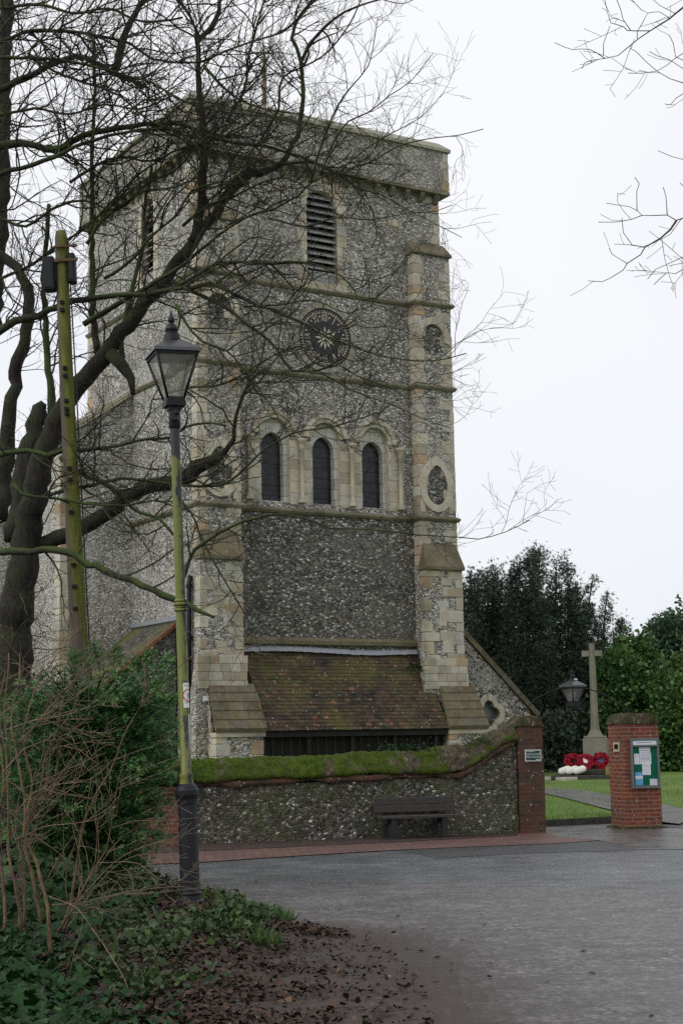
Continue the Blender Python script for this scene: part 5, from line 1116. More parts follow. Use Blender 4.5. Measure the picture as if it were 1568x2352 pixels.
# dead leaves, thickest along the foot of the bank
n = 24000; P = on_bank(n, lambda: 8.0+10.5*rs.random()**1.4, lambda y: (abs(rs.normal(1.75, 0.72)) if y < 14 else 0.1+abs(rs.normal(0.3, 0.8))))
P[:, 2] += rs.uniform(0.006, 0.035, n); D = rs.normal(0, 1, (n, 3)); D[:, 2] *= 0.25
kp = np.sin(P[:, 0]*4.1+np.sin(P[:, 1]*2.7)*2)+np.sin(P[:, 1]*5.3+P[:, 0])+rs.normal(0, 1.0, n) > -0.9; P = P[kp]; D = D[kp]; n = len(P)
P[:, 2] = np.maximum(P[:, 2], 0.012)
tag(scatter("dead_leaves", *DEAD_T, P, D, rs.normal(0, 0.5, n), rs.uniform(0.02, 0.062, n)*rs.choice([0.75, 1.0, 1.1], n), rs.beta(1.5, 2.2, n), LIT, jit=0.05, rng=rs), kind='stuff')
# a few leaves blown on to the lane
n = 45; xx = rs.uniform(-1.2, 6, n); yy = rs.uniform(8.5, 20, n); kx = np.array([verge_x(y) for y in yy]); xx = kx+np.abs(rs.normal(0, 0.9, n))
D = rs.normal(0, 1, (n, 3)); D[:, 2] *= 0.1
tag(scatter("scattered_leaves", *DEAD_T, np.stack([xx, yy, np.full(n, 0.012)], 1), D, rs.normal(0, 0.2, n), rs.uniform(0.025, 0.06, n), rs.beta(1.5, 3, n), LIT, jit=0.05, rng=rs), kind='stuff')
# ivy
def ivy_h(x, y):
    e = verge_x(y)-x; q = e-(2.1+0.34*(y-9.5)); return 0.05 + 0.22*smooth(-0.2, 0.8, q)*(0.75+0.25*sin(x*2.3+y*1.7)) + 0.42*smooth(0.6, 2.2, q)
n = 9000; pts = []
while len(pts) < n:
    y = 8.4+7.0*rs.random()**1.1; e = 1.2+rs.random()*4.0; q = e-(2.1+0.34*(y-9.5))
    if q < 0.25 and rs.random() > smooth(-0.9, 0.35, q): continue
    if sin(x*3.1 if pts else 1)*sin(y*2.3) > 0.75: continue
    x = verge_x(y)-e; h = ivy_h(x, y)
    pts.append((x, y, bank(x, y)+h*(1-0.55*rs.random()**2)))
P = np.array(pts); D = np.stack([rs.normal(0.35, 0.5, n), rs.normal(-0.5, 0.4, n), rs.normal(-0.45, 0.5, n)], 1)
tag(scatter("ivy_cover", *IVY_T, P, D, rs.normal(0, 0.45, n), rs.uniform(0.045, 0.1, n)*rs.choice([0.7, 1, 1.15], n), rs.beta(2, 2.6, n), IVYM, jit=0.02, rng=rs), kind='stuff')
# ivy climbing about behind the shrub
n = 3800; xx = rs.uniform(-4.6, -1.95, n); yy = rs.uniform(12.0, 16.6, n); zz = rs.random(n)**1.4*np.clip(0.25+0.5*(-1.9-xx), 0.2, 1.25)*(0.6+0.4*np.sin(xx*5+yy*3)); D = np.stack([rs.normal(0.3, 0.6, n), rs.normal(-0.5, 0.5, n), rs.normal(-0.5, 0.5, n)], 1)
tag(scatter("ivy_undergrowth", *IVY_T, np.stack([xx, yy, zz+0.05], 1), D, rs.normal(0, 0.5, n), rs.uniform(0.045, 0.1, n), rs.beta(1.8, 3.0, n), IVYM, jit=0.02, rng=rs), kind='stuff')
# short blades in the lawn nearest the gate
n = 16000; uu = rs.uniform(-0.5, 9.0, n); vv = rs.random(n)**1.7*9; P = np.stack([K0.x+kd.x*uu+0.15*vv, K0.y+kd.y*uu+vv+0.03, np.zeros(n)], 1); P[:, 2] = [lawn_h(a, b) for a, b in P[:, :2]]
kp = ~((P[:, 0] > 5.3) & (P[:, 1] < 34.5)); P = P[kp]; n = len(P); D = rs.normal(0, 0.5, (n, 3)); D[:, 2] = 0.8
LGR = m_leaf("lawn_blade", [(0.0, (0.05, 0.10, 0.018)), (0.6, (0.11, 0.19, 0.035)), (1.0, (0.2, 0.28, 0.07))], 0.6, 0.2, 0.15)
tag(scatter("lawn_grass", *BLADE_T, P, D, rs.normal(0, 0.8, n), rs.uniform(0.04, 0.09, n), rs.beta(2, 2, n), LGR, jit=0.02, rng=rs), kind='stuff')
# weeds along the lamp's foot and the grass edge
def patchy(n, centres, zmax, smax, name, mat, T, rng=rs, up=0.6, smin=0.02):
    C = []
    w = np.array([c[3] for c in centres], float); w /= w.sum()
    for k in rng.choice(len(centres), n, p=w):
        cx, cy, rad, _ = centres[k]; a = rng.uniform(0, 2*pi); r_ = rad*sqrt(rng.random()); x = cx+r_*cos(a); y = cy+r_*sin(a)*1.3
        if x > verge_x(y)-0.03: x = verge_x(y)-abs(rng.normal(0.05, 0.08))
        if abs(x-sl.location.x+0.03) < 0.34 and LY-2.2 < y < LY+0.2: continue
        C.append((x, y, bank(x, y)+rng.random()**1.5*zmax*(1-0.5*r_/rad)))
    C = np.array(C); n = len(C); D = rng.normal(0, 1, (n, 3)); D[:, 2] = np.abs(D[:, 2])*up+0.1
    return tag(scatter(name, *T, C, D, rng.normal(0, 0.8, n), rng.uniform(smin, smax, n), rng.beta(2, 2, n), mat, jit=0.02, rng=rng), kind='stuff')
GW = lambda x, y, r_, w: (*G(x, y), r_, w)
patchy(5200, [GW(300, 2030, 0.6, 2), GW(360, 2060, 0.55, 2), GW(350, 2090, 0.45, 2), GW(340, 2120, 0.5, 1.4), GW(430, 2150, 0.4, 1.0), GW(520, 2125, 0.4, 1.3), GW(560, 2125, 0.35, 1), GW(300, 2200, 0.3, 0.8), GW(250, 2150, 0.4, 1), GW(520, 2080, 0.3, 0.9), GW(230, 2270, 0.25, .5), GW(350, 2230, 0.22, .6), GW(290, 2000, .6, 2), GW(420, 2190, .5, .9), GW(520, 2160, .4, .6), GW(330, 2300, .3, .5), GW(450, 2290, .25, .3)], 0.22, 0.075, "ground_weeds", WEED, LEAF_T)
patchy(3200, [GW(480, 2066, 0.35, 1), GW(520, 2090, 0.35, 1), GW(590, 2108, 0.35, 1.4), GW(630, 2118, 0.22, 1), GW(610, 2180, 0.15, 0.6), GW(560, 2150, .2, .5), GW(330, 2010, 0.4, 1), GW(330, 2290, 0.12, 0.25), GW(380, 2200, 0.15, 0.4)], 0.02, 0.17, "verge_grass", GRM, BLADE_T, up=1.6, smin=0.06)

# ------------------------------------------------------------------ bare trees
def catmull(P, step):
    P = [np.array(p, float) for p in P]; P = [2*P[0]-P[1]] + P + [2*P[-1]-P[-2]]; out = []
    for i in range(1, len(P)-2):
        L = np.linalg.norm(P[i+1][:3]-P[i][:3]); m = max(1, int(L/step))
        for k in range(m):
            t = k/m; a, b, c, d = P[i-1], P[i], P[i+1], P[i+2]
            out.append(0.5*((2*b)+(c-a)*t+(2*a-5*b+4*c-d)*t*t+(3*b-a-3*c+d)*t**3))
    out.append(P[-2]); return np.array(out)
def limb(pts, w0, w1, Y0, Y1, step=0.14, wob=0.012):
    n = len(pts); Q = []
    seg = np.cumsum([0]+[hypot(pts[i+1][0]-pts[i][0], pts[i+1][1]-pts[i][1]) for i in range(n-1)]); seg = seg/seg[-1]
    for (x, y), t in zip(pts, seg):
        Y = Y0+(Y1-Y0)*t; p = at(x, y, Y); w = w0*(w1/w0)**t if w1 > 0 else w0*(1-t)
        Q.append((p.x, p.y, p.z, w/2*Y/F_PX))
    C = catmull(Q, step); R = np.maximum(C[:, 3], 0.003); P = C[:, :3]
    if w1 > 13 and pts[-1][1] > 0 and pts[-1][0] > 0 and len(R) > 4: R[-3:] *= np.array([0.92, 0.75, 0.4])
    P = P + rs.normal(0, 1, P.shape)*np.minimum(R*0.25, wob*(1.0 if w0 < 25 else 2.0))[:, None]
    R = R*(1+rs.normal(0, 0.05, len(R)))
    return P, R
def grow(mb, P, R, level, spec, bias, depth=0):
    """children along a parent branch"""
    dens, L0, L1, r0, ang0, ang1 = spec[level]
    seg = np.linalg.norm(np.diff(P, axis=0), axis=1); Lt = seg.sum()
    k = rs.poisson(dens*Lt*(0.85 if level == 0 else 1))
    if k == 0: return
    cum = np.concatenate([[0], np.cumsum(seg)])/Lt
    for t in rs.uniform(0.12 if level else 0.05, 1.0, k):
        i = min(max(int(np.searchsorted(cum, t))-1, 0), len(P)-2); f = (t-cum[i])/max(1e-6, cum[i+1]-cum[i]); o = P[i]*(1-f)+P[i+1]*f
        T = P[i+1]-P[i]; T /= np.linalg.norm(T)+1e-9
        v = rs.normal(0, 1, 3)+bias; v -= T*(v@T); v /= np.linalg.norm(v)+1e-9
        a = radians(rs.uniform(ang0, ang1)); d = T*cos(a)+v*sin(a); d /= np.linalg.norm(d)
        L = rs.uniform(L0, L1)*(1-0.45*t if level else 1-0.25*t); m = max(3, int(L/(0.16 if level == 0 else 0.1))+1); st = L/(m-1)
        Q = [o]; dd = d.copy(); curve = rs.normal(0, 0.10, 3)+np.array([0, 0, 0.05])+bias*0.05
        for _ in range(m-1):
            dd = dd+curve*0.8+rs.normal(0, 0.19, 3); dd /= np.linalg.norm(dd); Q.append(Q[-1]+dd*st)
        Q = np.array(Q); ra = min(r0*rs.uniform(0.7, 1.2), R[i]*0.7); RR = np.linspace(ra, max(0.0022, ra*0.35), m)
        mb.tube(Q, RR, 5 if level == 0 and ra > 0.012 else 3, rs.random(), False)
        if level+1 < len(spec): grow(mb, Q, RR, level+1, spec, bias*0.6)
BARK = m_bark("mossy_bark", (0.032, 0.028, 0.024), (0.042, 0.062, 0.018), 0.5, 11)
BARKG = m_bark("green_bark", (0.034, 0.034, 0.024), (0.055, 0.085, 0.02), 0.95, 7)
TWIG = m_bark("twig_bark", (0.042, 0.036, 0.029), (0.055, 0.075, 0.022), 0.5, 4)
SPEC = [(4.6, 0.5, 2.0, 0.015, 30, 75), (4.6, 0.25, 0.95, 0.0078, 28, 70), (5.0, 0.12, 0.42, 0.0042, 25, 65)]

tree = thing("bare_tree", "large leaning bare tree with moss-green branches spreading across the church tower", "tree", (at(30, 1560, 23).x, 23.0, 0))
off = np.array([tree.location.x, 23.0, 0.0])
LIMBS = [  # image trace, width start/end, depth start/end, bark, twig density factor
 ([(26, 1990), (28, 1780), (30, 1560), (34, 1420), (52, 1300), (72, 1190), (95, 1075), (128, 974), (184, 882), (250, 800), (320, 716), (372, 650), (428, 578), (468, 520), (495, 496), (523, 445), (573, 400), (646, 378)], 150, 20, 23, 22.5, 0, 0.25),
 ([(40, 1240), (55, 1110), (75, 1004), (92, 940), (99, 925)], 62, 44, 23.2, 23.4, 0, 0.2),
 ([(4, 1190), (15, 1080), (22, 960), (40, 850), (58, 760), (68, 690), (56, 640), (20, 600), (-20, 570)], 42, 22, 24, 24.5, 0, 0.4),
 ([(122, 990), (112, 850), (105, 740), (101, 640), (108, 560), (112, 470)], 20, 10, 23.4, 23.6, 1, 0.5),
 ([(225, 812), (215, 720), (211, 600), (212, 450), (213, 330), (218, 190), (214, 90)], 17, 7, 22.8, 23.2, 1, 0.6),
 ([(281, 843), (278, 770), (292, 716), (306, 656), (323, 586), (331, 551), (335, 470), (350, 380)], 15, 7, 22.6, 22.8, 1, 0.6),
 ([(255, 812), (280, 838), (300, 872), (306, 905)], 34, 26, 22.5, 22.3, 0, 0.1),
 ([(443, 560), (463, 478), (466, 398), (470, 330), (458, 230), (455, 124), (463, 85), (498, 45), (505, -10)], 25, 10, 22.5, 23, 0, 0.8),
 ([(457, 120), (448, 60), (418, 10), (405, -20)], 10, 6, 22.8, 23, 0, 1),
 ([(640, 380), (672, 330), (693, 269), (691, 139), (671, 90), (677, 60), (700, 20), (738, -10)], 15, 7, 22.5, 22.8, 1, 1),
 ([(691, 142), (712, 100), (747, 62), (790, 28), (850, 5), (893, -8)], 10, 4, 22.7, 22.5, 1, 0.8),
 ([(0, 762), (35, 737), (88, 723), (134, 706), (169, 692), (246, 681), (316, 677), (369, 672), (422, 660), (457, 674), (492, 692), (523, 709), (560, 740), (605, 770), (638, 807), (671, 852), (703, 854), (752, 844), (790, 820)], 22, 5, 22.2, 20.8, 1, 0.8),
 ([(440, 662), (482, 650), (564, 688), (646, 721), (703, 745), (753, 774), (810, 795), (851, 811), (953, 829), (1031, 823), (1070, 812)], 11, 2.5, 21.3, 20.8, 1, 0.9),
 ([(0, 334), (65, 331), (125, 344), (189, 314), (249, 299), (349, 284), (423, 289), (498, 319), (540, 328), (600, 335), (646, 345), (718, 372), (768, 395), (840, 411)], 22, 5, 22.5, 21.5, 1, 0.9),
 ([(0, 398), (75, 378), (149, 349), (224, 319), (324, 299), (398, 299), (463, 319), (520, 360), (560, 420), (610, 470)], 14, 4, 22.2, 21.3, 1, 0.8),
 ([(0, 205), (75, 172), (150, 136), (200, 135), (262, 168), (330, 200)], 22, 9, 23.5, 23, 0, 1),
 ([(0, 97), (75, 70), (149, 72), (224, 82), (299, 100), (349, 134), (448, 144), (523, 115), (598, 90), (647, 75), (690, 40)], 11, 4, 22, 22, 1, 1),
 ([(0, 132), (100, 134), (200, 149), (299, 177), (349, 190), (423, 232), (498, 254), (560, 262), (640, 270)], 10, 3.5, 21.6, 21.4, 1, 1),
 ([(65, 120), (125, 164), (209, 194), (274, 219), (319, 259), (359, 284), (423, 314), (480, 360)], 8, 4, 21.8, 21.5, 1, 1),
 ([(468, 150), (498, 184), (548, 229), (623, 254), (700, 262)], 8, 3, 22.4, 22, 1, 1),
 ([(258, 170), (274, 128), (289, 75), (299, 50), (322, 10), (350, -12)], 20, 14, 23.5, 23.5, 0, 0.5),
 ([(-22, 760), (-10, 600), (0, 470), (4, 330), (8, 200), (12, 60), (14, -15)], 50, 34, 25, 25, 0, 0.4),
 ([(30, 1268), (89, 1257), (157, 1230), (210, 1198), (262, 1171), (285, 1142), (328, 1122), (394, 1109), (433, 1089), (472, 1063), (520, 1036)], 36, 34, 23, 22, 0, 0.25),
 ([(515, 1040), (535, 1010), (540, 960), (560, 900), (600, 850)], 14, 5, 22, 21.8, 0, 0.8),
 ([(0, 1268), (72, 1266), (144, 1265), (171, 1276), (203, 1293), (262, 1319), (328, 1345), (403, 1378), (459, 1404), (493, 1418)], 19, 14, 21.5, 20, 1, 0.35),
 ([(408, 1380), (415, 1340), (448, 1265), (501, 1225), (558, 1199), (620, 1183), (677, 1185), (721, 1196), (756, 1214), (808, 1214), (896, 1221), (962, 1229), (1050, 1234), (1098, 1238), (1160, 1222), (1215, 1195)], 11, 1.8, 20.2, 19.8, 1, 0.55),
 ([(140, 1050), (184, 1086), (223, 1103), (262, 1126), (285, 1145), (321, 1178), (361, 1188), (400, 1230)], 14, 6, 22.2, 21.3, 1, 0.9),
 ([(0, 1044), (33, 1037), (66, 1035), (112, 1047), (141, 1037), (187, 1034), (246, 1027), (295, 1017), (328, 1007), (394, 1006), (426, 981), (476, 971), (520, 978)], 15, 5, 22, 21, 1, 0.9),
 ([(115, 1135), (187, 1119), (236, 1109), (279, 1099), (328, 1103), (400, 1112), (459, 1116), (502, 1116), (543, 1094), (576, 1061), (613, 1028), (671, 996), (703, 989), (769, 979), (810, 967), (875, 944), (915, 915)], 10, 3, 21.8, 20.4, 1, 1),
 ([(33, 1112), (49, 1135), (115, 1142), (157, 1148), (197, 1158), (246, 1161), (295, 1161), (354, 1150), (420, 1170)], 9, 4, 21.3, 21, 1, 0.9),
 ([(405, 700), (441, 762), (466, 786), (523, 807), (556, 844), (600, 900), (640, 960)], 8, 3, 21.4, 20.8, 1, 1),
 ([(380, 905), (441, 889), (502, 885), (564, 856), (613, 823), (646, 807), (687, 795), (728, 807), (781, 840), (830, 868), (892, 889), (933, 913)], 7, 2.5, 21.2, 20.5, 1, 1),
 ([(700, 852), (744, 860), (802, 893), (851, 913), (892, 926), (953, 954), (994, 971), (1035, 983)], 5, 2, 20.8, 20.4, 1, 0.9),
 ([(190, 745), (295, 684), (423, 606), (495, 545), (562, 500), (629, 478), (685, 450), (718, 417), (774, 395), (852, 372), (907, 339), (963, 322), (1019, 314), (1052, 311), (1110, 296)], 14, 2, 22.3, 20.8, 1, 0.85),
 ([(395, 668), (423, 651), (484, 612), (529, 603), (607, 606), (685, 601), (740, 612), (785, 634), (813, 667), (824, 690), (863, 684), (896, 656)], 10, 3.5, 21.8, 20.7, 1, 0.9),
 ([(714, 420), (724, 378), (746, 311), (763, 267), (796, 211), (845, 150), (868, 40)], 7, 2, 21.2, 21, 1, 0.8),
 ([(735, 402), (770, 320), (800, 279), (845, 259), (895, 219), (945, 184), (994, 122)], 6, 1.6, 21.2, 21, 1, 0.8),
 ([(780, 394), (830, 350), (880, 316), (930, 290), (975, 262), (1020, 210)], 4.5, 1.5, 21, 20.8, 1, 0.8),
 ([(646, 378), (700, 372), (760, 388), (820, 430), (880, 450), (950, 490), (1010, 520), (1060, 545)], 8, 1.8, 22, 21, 1, 0.8),
 ([(620, 500), (700, 520), (770, 500), (850, 505), (930, 490), (1000, 485), (1040, 470)], 6, 1.8, 21.6, 20.9, 1, 0.9),
 ([(560, 705), (640, 700), (720, 690), (800, 720), (860, 700), (930, 730)], 6, 2, 21.4, 20.8, 1, 0.8),
 ([(0, 500), (60, 520), (120, 480), (190, 460), (260, 480), (330, 440), (400, 430), (470, 400)], 9, 4, 23, 22, 1, 1),
 ([(0, 640), (70, 610), (140, 560), (200, 520), (250, 470), (320, 400), (380, 360)], 9, 4, 23, 22.3, 1, 1),
 ([(0, 20), (90, 10), (170, 30), (250, 20), (330, 50), (420, 40)], 10, 5, 23, 22.5, 1, 1),
 ([(0, 265), (80, 250), (160, 262), (240, 240), (320, 250), (400, 220)], 9, 4, 23, 22.5, 1, 1),
 ([(200, 560), (240, 500), (290, 470), (340, 420), (400, 395), (440, 350)], 9, 4, 22.6, 22, 1, 1),
 ([(160, 420), (220, 380), (280, 360), (350, 370), (420, 340), (500, 330)], 8, 4, 22.4, 22, 1, 1),
 ([(240, 640), (300, 600), (350, 540), (400, 500), (440, 440), (500, 420), (560, 380)], 9, 4, 22, 21.5, 1, 1),
 ([(420, 520), (480, 470), (540, 450), (600, 420), (660, 410), (720, 440)], 8, 3, 22, 21.3, 1, 1),
 ([(520, 280), (560, 210), (570, 140), (590, 60), (610, -10)], 9, 4, 22.8, 22.8, 1, 1),
 ([(600, 320), (640, 250), (650, 180), (740, 130), (800, 60), (830, -5)], 7, 3, 22.3, 22.3, 1, 0.9),
 ([(400, 1130), (440, 1180), (470, 1250), (520, 1340), (580, 1440), (600, 1500), (660, 1530), (690, 1560)], 6, 2, 20.6, 20.2, 1, 0.7),
]
tk, gk, cw = MB(), MB(), MB()
for pts, w0, w1, Y0, Y1, bk, df in LIMBS:
    if pts[0][0] == 0: pts = [(-70, pts[0][1]-(pts[1][1]-pts[0][1])/(pts[1][0]-pts[0][0])*70)] + pts
    P, R = limb(pts, w0, w1, Y0, Y1); P = P-off
    (tk if bk == 0 else gk).tube(P, R, 12 if w0 > 25 else (8 if w0 > 9 else 6), rs.random())
    my = sum(p[1] for p in pts)/len(pts); mx_ = sum(p[0] for p in pts)/len(pts)
    sp = [(SPEC[0][0]*df*(1.45 if my < 430 else 1.15)*(1.15 if mx_ > 680 else 1.5 if mx_ > 450 else 1.1)*(1.3 if mx_ < 450 and my < 760 else 1.0), SPEC[0][1], SPEC[0][2]*(0.5 if w0 < 8 and mx_ > 650 else 0.62 if w0 < 8 or w1 < 2.1 else 1.0), *SPEC[0][3:])] + SPEC[1:]
    grow(cw, P, R, 0, sp, np.array([0.25, -0.1, 0.25]))
for _ in range(40):                                  # burrs on the trunk and the broken limb
    pass
tk.build("trunk", BARK, tree); gk.build("green_limbs", BARKG, tree); cw.build("crown", TWIG, tree)
# the tree on the right stands outside the picture; its outer branches hang in
rt_ = thing("bare_tree", "bare tree whose thin branches reach into the sky at the right edge", "tree", (5.6, 13.5, 0)); off2 = np.array([5.6, 13.5, 0.0])
RL = [([(1700, -60), (1568, 18), (1537, 42), (1492, 71), (1465, 89), (1436, 113), (1418, 128), (1388, 134), (1356, 139), (1341, 145), (1335, 158)], 9, 1.5),
 ([(1388, 134), (1353, 113), (1314, 114), (1296, 108), (1273, 98)], 2.6, 1), ([(1385, 128), (1385, 101), (1400, 59)], 2, 1),
 ([(1492, 71), (1460, 71), (1439, 70), (1430, 61), (1402, 53), (1388, 0), (1386, -20)], 3, 1.2), ([(1448, 71), (1430, 45), (1424, 21), (1412, -10)], 2.4, 1.2), ([(1462, 89), (1463, 71), (1474, 53), (1486, 30), (1471, 22), (1450, 0)], 2.4, 1.2),
 ([(1537, 42), (1514, 27), (1486, 30)], 2, 1.2), ([(1700, 190), (1568, 190), (1537, 181), (1507, 163), (1483, 142), (1460, 119), (1445, 111)], 4, 1.2),
 ([(1700, 60), (1568, 122), (1530, 150), (1507, 163), (1475, 168), (1441, 168)], 3.5, 1.2), ([(1700, 130), (1568, 158), (1535, 137), (1507, 128), (1490, 118)], 3, 1.2), ([(1600, 150), (1550, 130), (1545, 100), (1535, 80)], 2.5, 1.2),
 ([(1700, 490), (1568, 501), (1552, 506), (1531, 494), (1474, 495), (1462, 484), (1445, 475), (1412, 470), (1391, 467)], 6, 1.2),
 ([(1552, 506), (1537, 528), (1516, 547), (1480, 568), (1471, 585), (1439, 605), (1430, 620), (1400, 639), (1382, 647), (1350, 645)], 5, 1.3),
 ([(1480, 568), (1451, 562), (1430, 534), (1427, 501)], 2.6, 1.1), ([(1474, 495), (1448, 504), (1415, 510), (1373, 510)], 2.2, 1), ([(1462, 484), (1461, 440), (1467, 422), (1457, 407)], 2.2, 1), ([(1531, 494), (1528, 450), (1522, 430)], 2.4, 1),
 ([(1700, 590), (1568, 619), (1549, 629), (1531, 626), (1501, 653)], 4, 1.3), ([(1700, 560), (1568, 590), (1537, 604), (1504, 619), (1486, 641)], 3.4, 1.2), ([(1439, 605), (1405, 584), (1398, 570)], 2, 1), ([(1700, 340), (1568, 366), (1543, 360), (1510, 346)], 2.4, 1), ([(1650, 220), (1568, 215), (1540, 240), (1530, 241)], 3, 1.2), ([(1650, 430), (1568, 428), (1560, 420)], 3, 1.5)]
tk, cw = MB(), MB()
hub = {0: (5.6, 13.5, 9.5), 1: (5.6, 13.5, 6.5)}
tk.tube([(0, 0, -0.1), (0.05, 0.05, 2), (-0.05, 0, 4.5), (0.0, 0.1, 6.5), (0.1, 0, 8.5), (0.0, 0, 10.5), (0.1, 0.2, 12.5)], [0.34, 0.28, 0.24, 0.2, 0.16, 0.11, 0.05], 14)
BS = [(2.6, 0.2, 0.6, 0.004, 30, 70), (5.5, 0.08, 0.26, 0.0026, 30, 70)]
for pts, w0, w1 in RL:
    P, R = limb(pts, w0, w1, 13.2, 13.0, 0.08, 0.006); P = P-off2
    if pts[0][0] >= 1600: tk.tube(catmull([(0.0, 0.0, P[0][2]-0.9), (P[0][0]*0.3+0.1, P[0][1]*0.3, P[0][2]-0.45), (P[0][0]*0.65, P[0][1]*0.65-0.08, P[0][2]-0.2), tuple(P[0])], 0.2), [0.05, R[0]*1.6, R[0]*1.2, R[0]] if False else 0.022, 7)
    tk.tube(P, R, 6); grow(cw, P, R, 0, BS, np.array([-0.4, 0, 0.05]))
tk.build("trunk", m_bark("grey_bark", (0.05, 0.048, 0.045), (0.06, 0.07, 0.03), 0.2, 7), rt_); cw.build("crown", m_bark("grey_twig", (0.06, 0.056, 0.052), (0.06, 0.07, 0.03), 0.1, 4), rt_)

# ------------------------------------------------------------------ conifer and shrub in front of the tree
def foliage(C, Dm, size, tone, name, T, mat, parent, jit=0.02):
    n = len(C); return scatter(name, *T, C, Dm, rs.normal(0, 0.7, n), size, tone, mat, parent, jit=jit, rng=rs)
CON = m_leaf("cypress_green", [(0.0, (0.034, 0.09, 0.034)), (0.45, (0.085, 0.20, 0.066)), (0.8, (0.155, 0.30, 0.10)), (1.0, (0.23, 0.38, 0.13))], 0.6, 0.25, 0.1)
cc = np.array([at(195, 1700, 18.3).x, 18.3, 0.0]); con = thing("cypress_bush", "dense feathery dark green cypress bush left of the street lamp", "bush", cc)
tk = MB(); C, Dv, T_, S_ = [], [], [], []
tk.tube([(0, 0, 0), (0.05, 0, 0.8), (0, 0.02, 1.6), (-0.02, 0, 2.3)], [0.09, 0.075, 0.05, 0.02], 8)
for k in range(640):
    h = 0.3+2.15*rs.random()**0.8; a = rs.uniform(0, 2*pi); rr = (0.92*(1-((h-1.55)/1.5)**2)**0.5 if abs(h-1.55) < 1.5 else 0.2)*rs.uniform(0.62, 1.12)
    d = np.array([cos(a), sin(a), rs.uniform(0.05, 0.55)]); p0 = np.array([0, 0, h-0.25]); p1 = p0+d*rr; mid = (p0+p1)/2+np.array([0, 0, -0.06]); tip = p1+np.array([cos(a)*0.12, sin(a)*0.12, -0.05+rs.normal(0, .03)])
    tk.tube([p0, mid, p1, tip], [0.014, 0.011, 0.007, 0.003], 3)
    m = 62; dark = rs.normal(0, 0.19)
    for q in range(m):
        t = 0.35+0.65*rs.random()**0.7; c = (p0*(1-t)+p1*t) if t < .9 else p1*(1-(t-.9)*10)+tip*(t-.9)*10
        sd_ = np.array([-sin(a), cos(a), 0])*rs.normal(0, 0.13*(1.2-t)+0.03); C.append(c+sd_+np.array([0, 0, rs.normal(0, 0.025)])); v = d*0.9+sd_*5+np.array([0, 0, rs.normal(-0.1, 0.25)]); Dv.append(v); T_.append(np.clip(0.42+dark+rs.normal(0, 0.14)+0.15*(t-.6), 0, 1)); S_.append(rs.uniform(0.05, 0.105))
for (x0, y0), (x1, y1) in (((330, 1560), (392, 1512)), ((340, 1640), (405, 1600)), ((300, 1540), (345, 1498)), ((330, 1700), (402, 1668)), ((340, 1760), (390, 1742)), ((230, 1540), (215, 1482)), ((180, 1540), (170, 1500)), ((260, 1530), (270, 1490)), ((330, 1800), (395, 1790)), ((310, 1600), (398, 1548))):
    a_, b_ = np.array(at(x0, y0, 18.1))-cc, np.array(at(x1, y1, 18.0))-cc; tk.tube([a_, (a_+b_)/2+np.array([0, 0, -.02]), b_], [0.01, 0.007, 0.003], 3)
    for q in range(190):
        t = rs.random(); v = (b_-a_)/np.linalg.norm(b_-a_); sd_ = np.cross(v, [0, 1, 0])*rs.normal(0, 0.07*(1.15-t)+0.01); C.append(a_*(1-t)+b_*t+sd_+rs.normal(0, 0.02, 3)); Dv.append(v+sd_*6); T_.append(np.clip(0.55+rs.normal(0, .15), 0, 1)); S_.append(rs.uniform(0.04, 0.08))
tk.build("trunk", BARK, con); foliage(np.array(C), np.array(Dv), np.array(S_), np.array(T_), "foliage", SPRAY_T, CON, con)

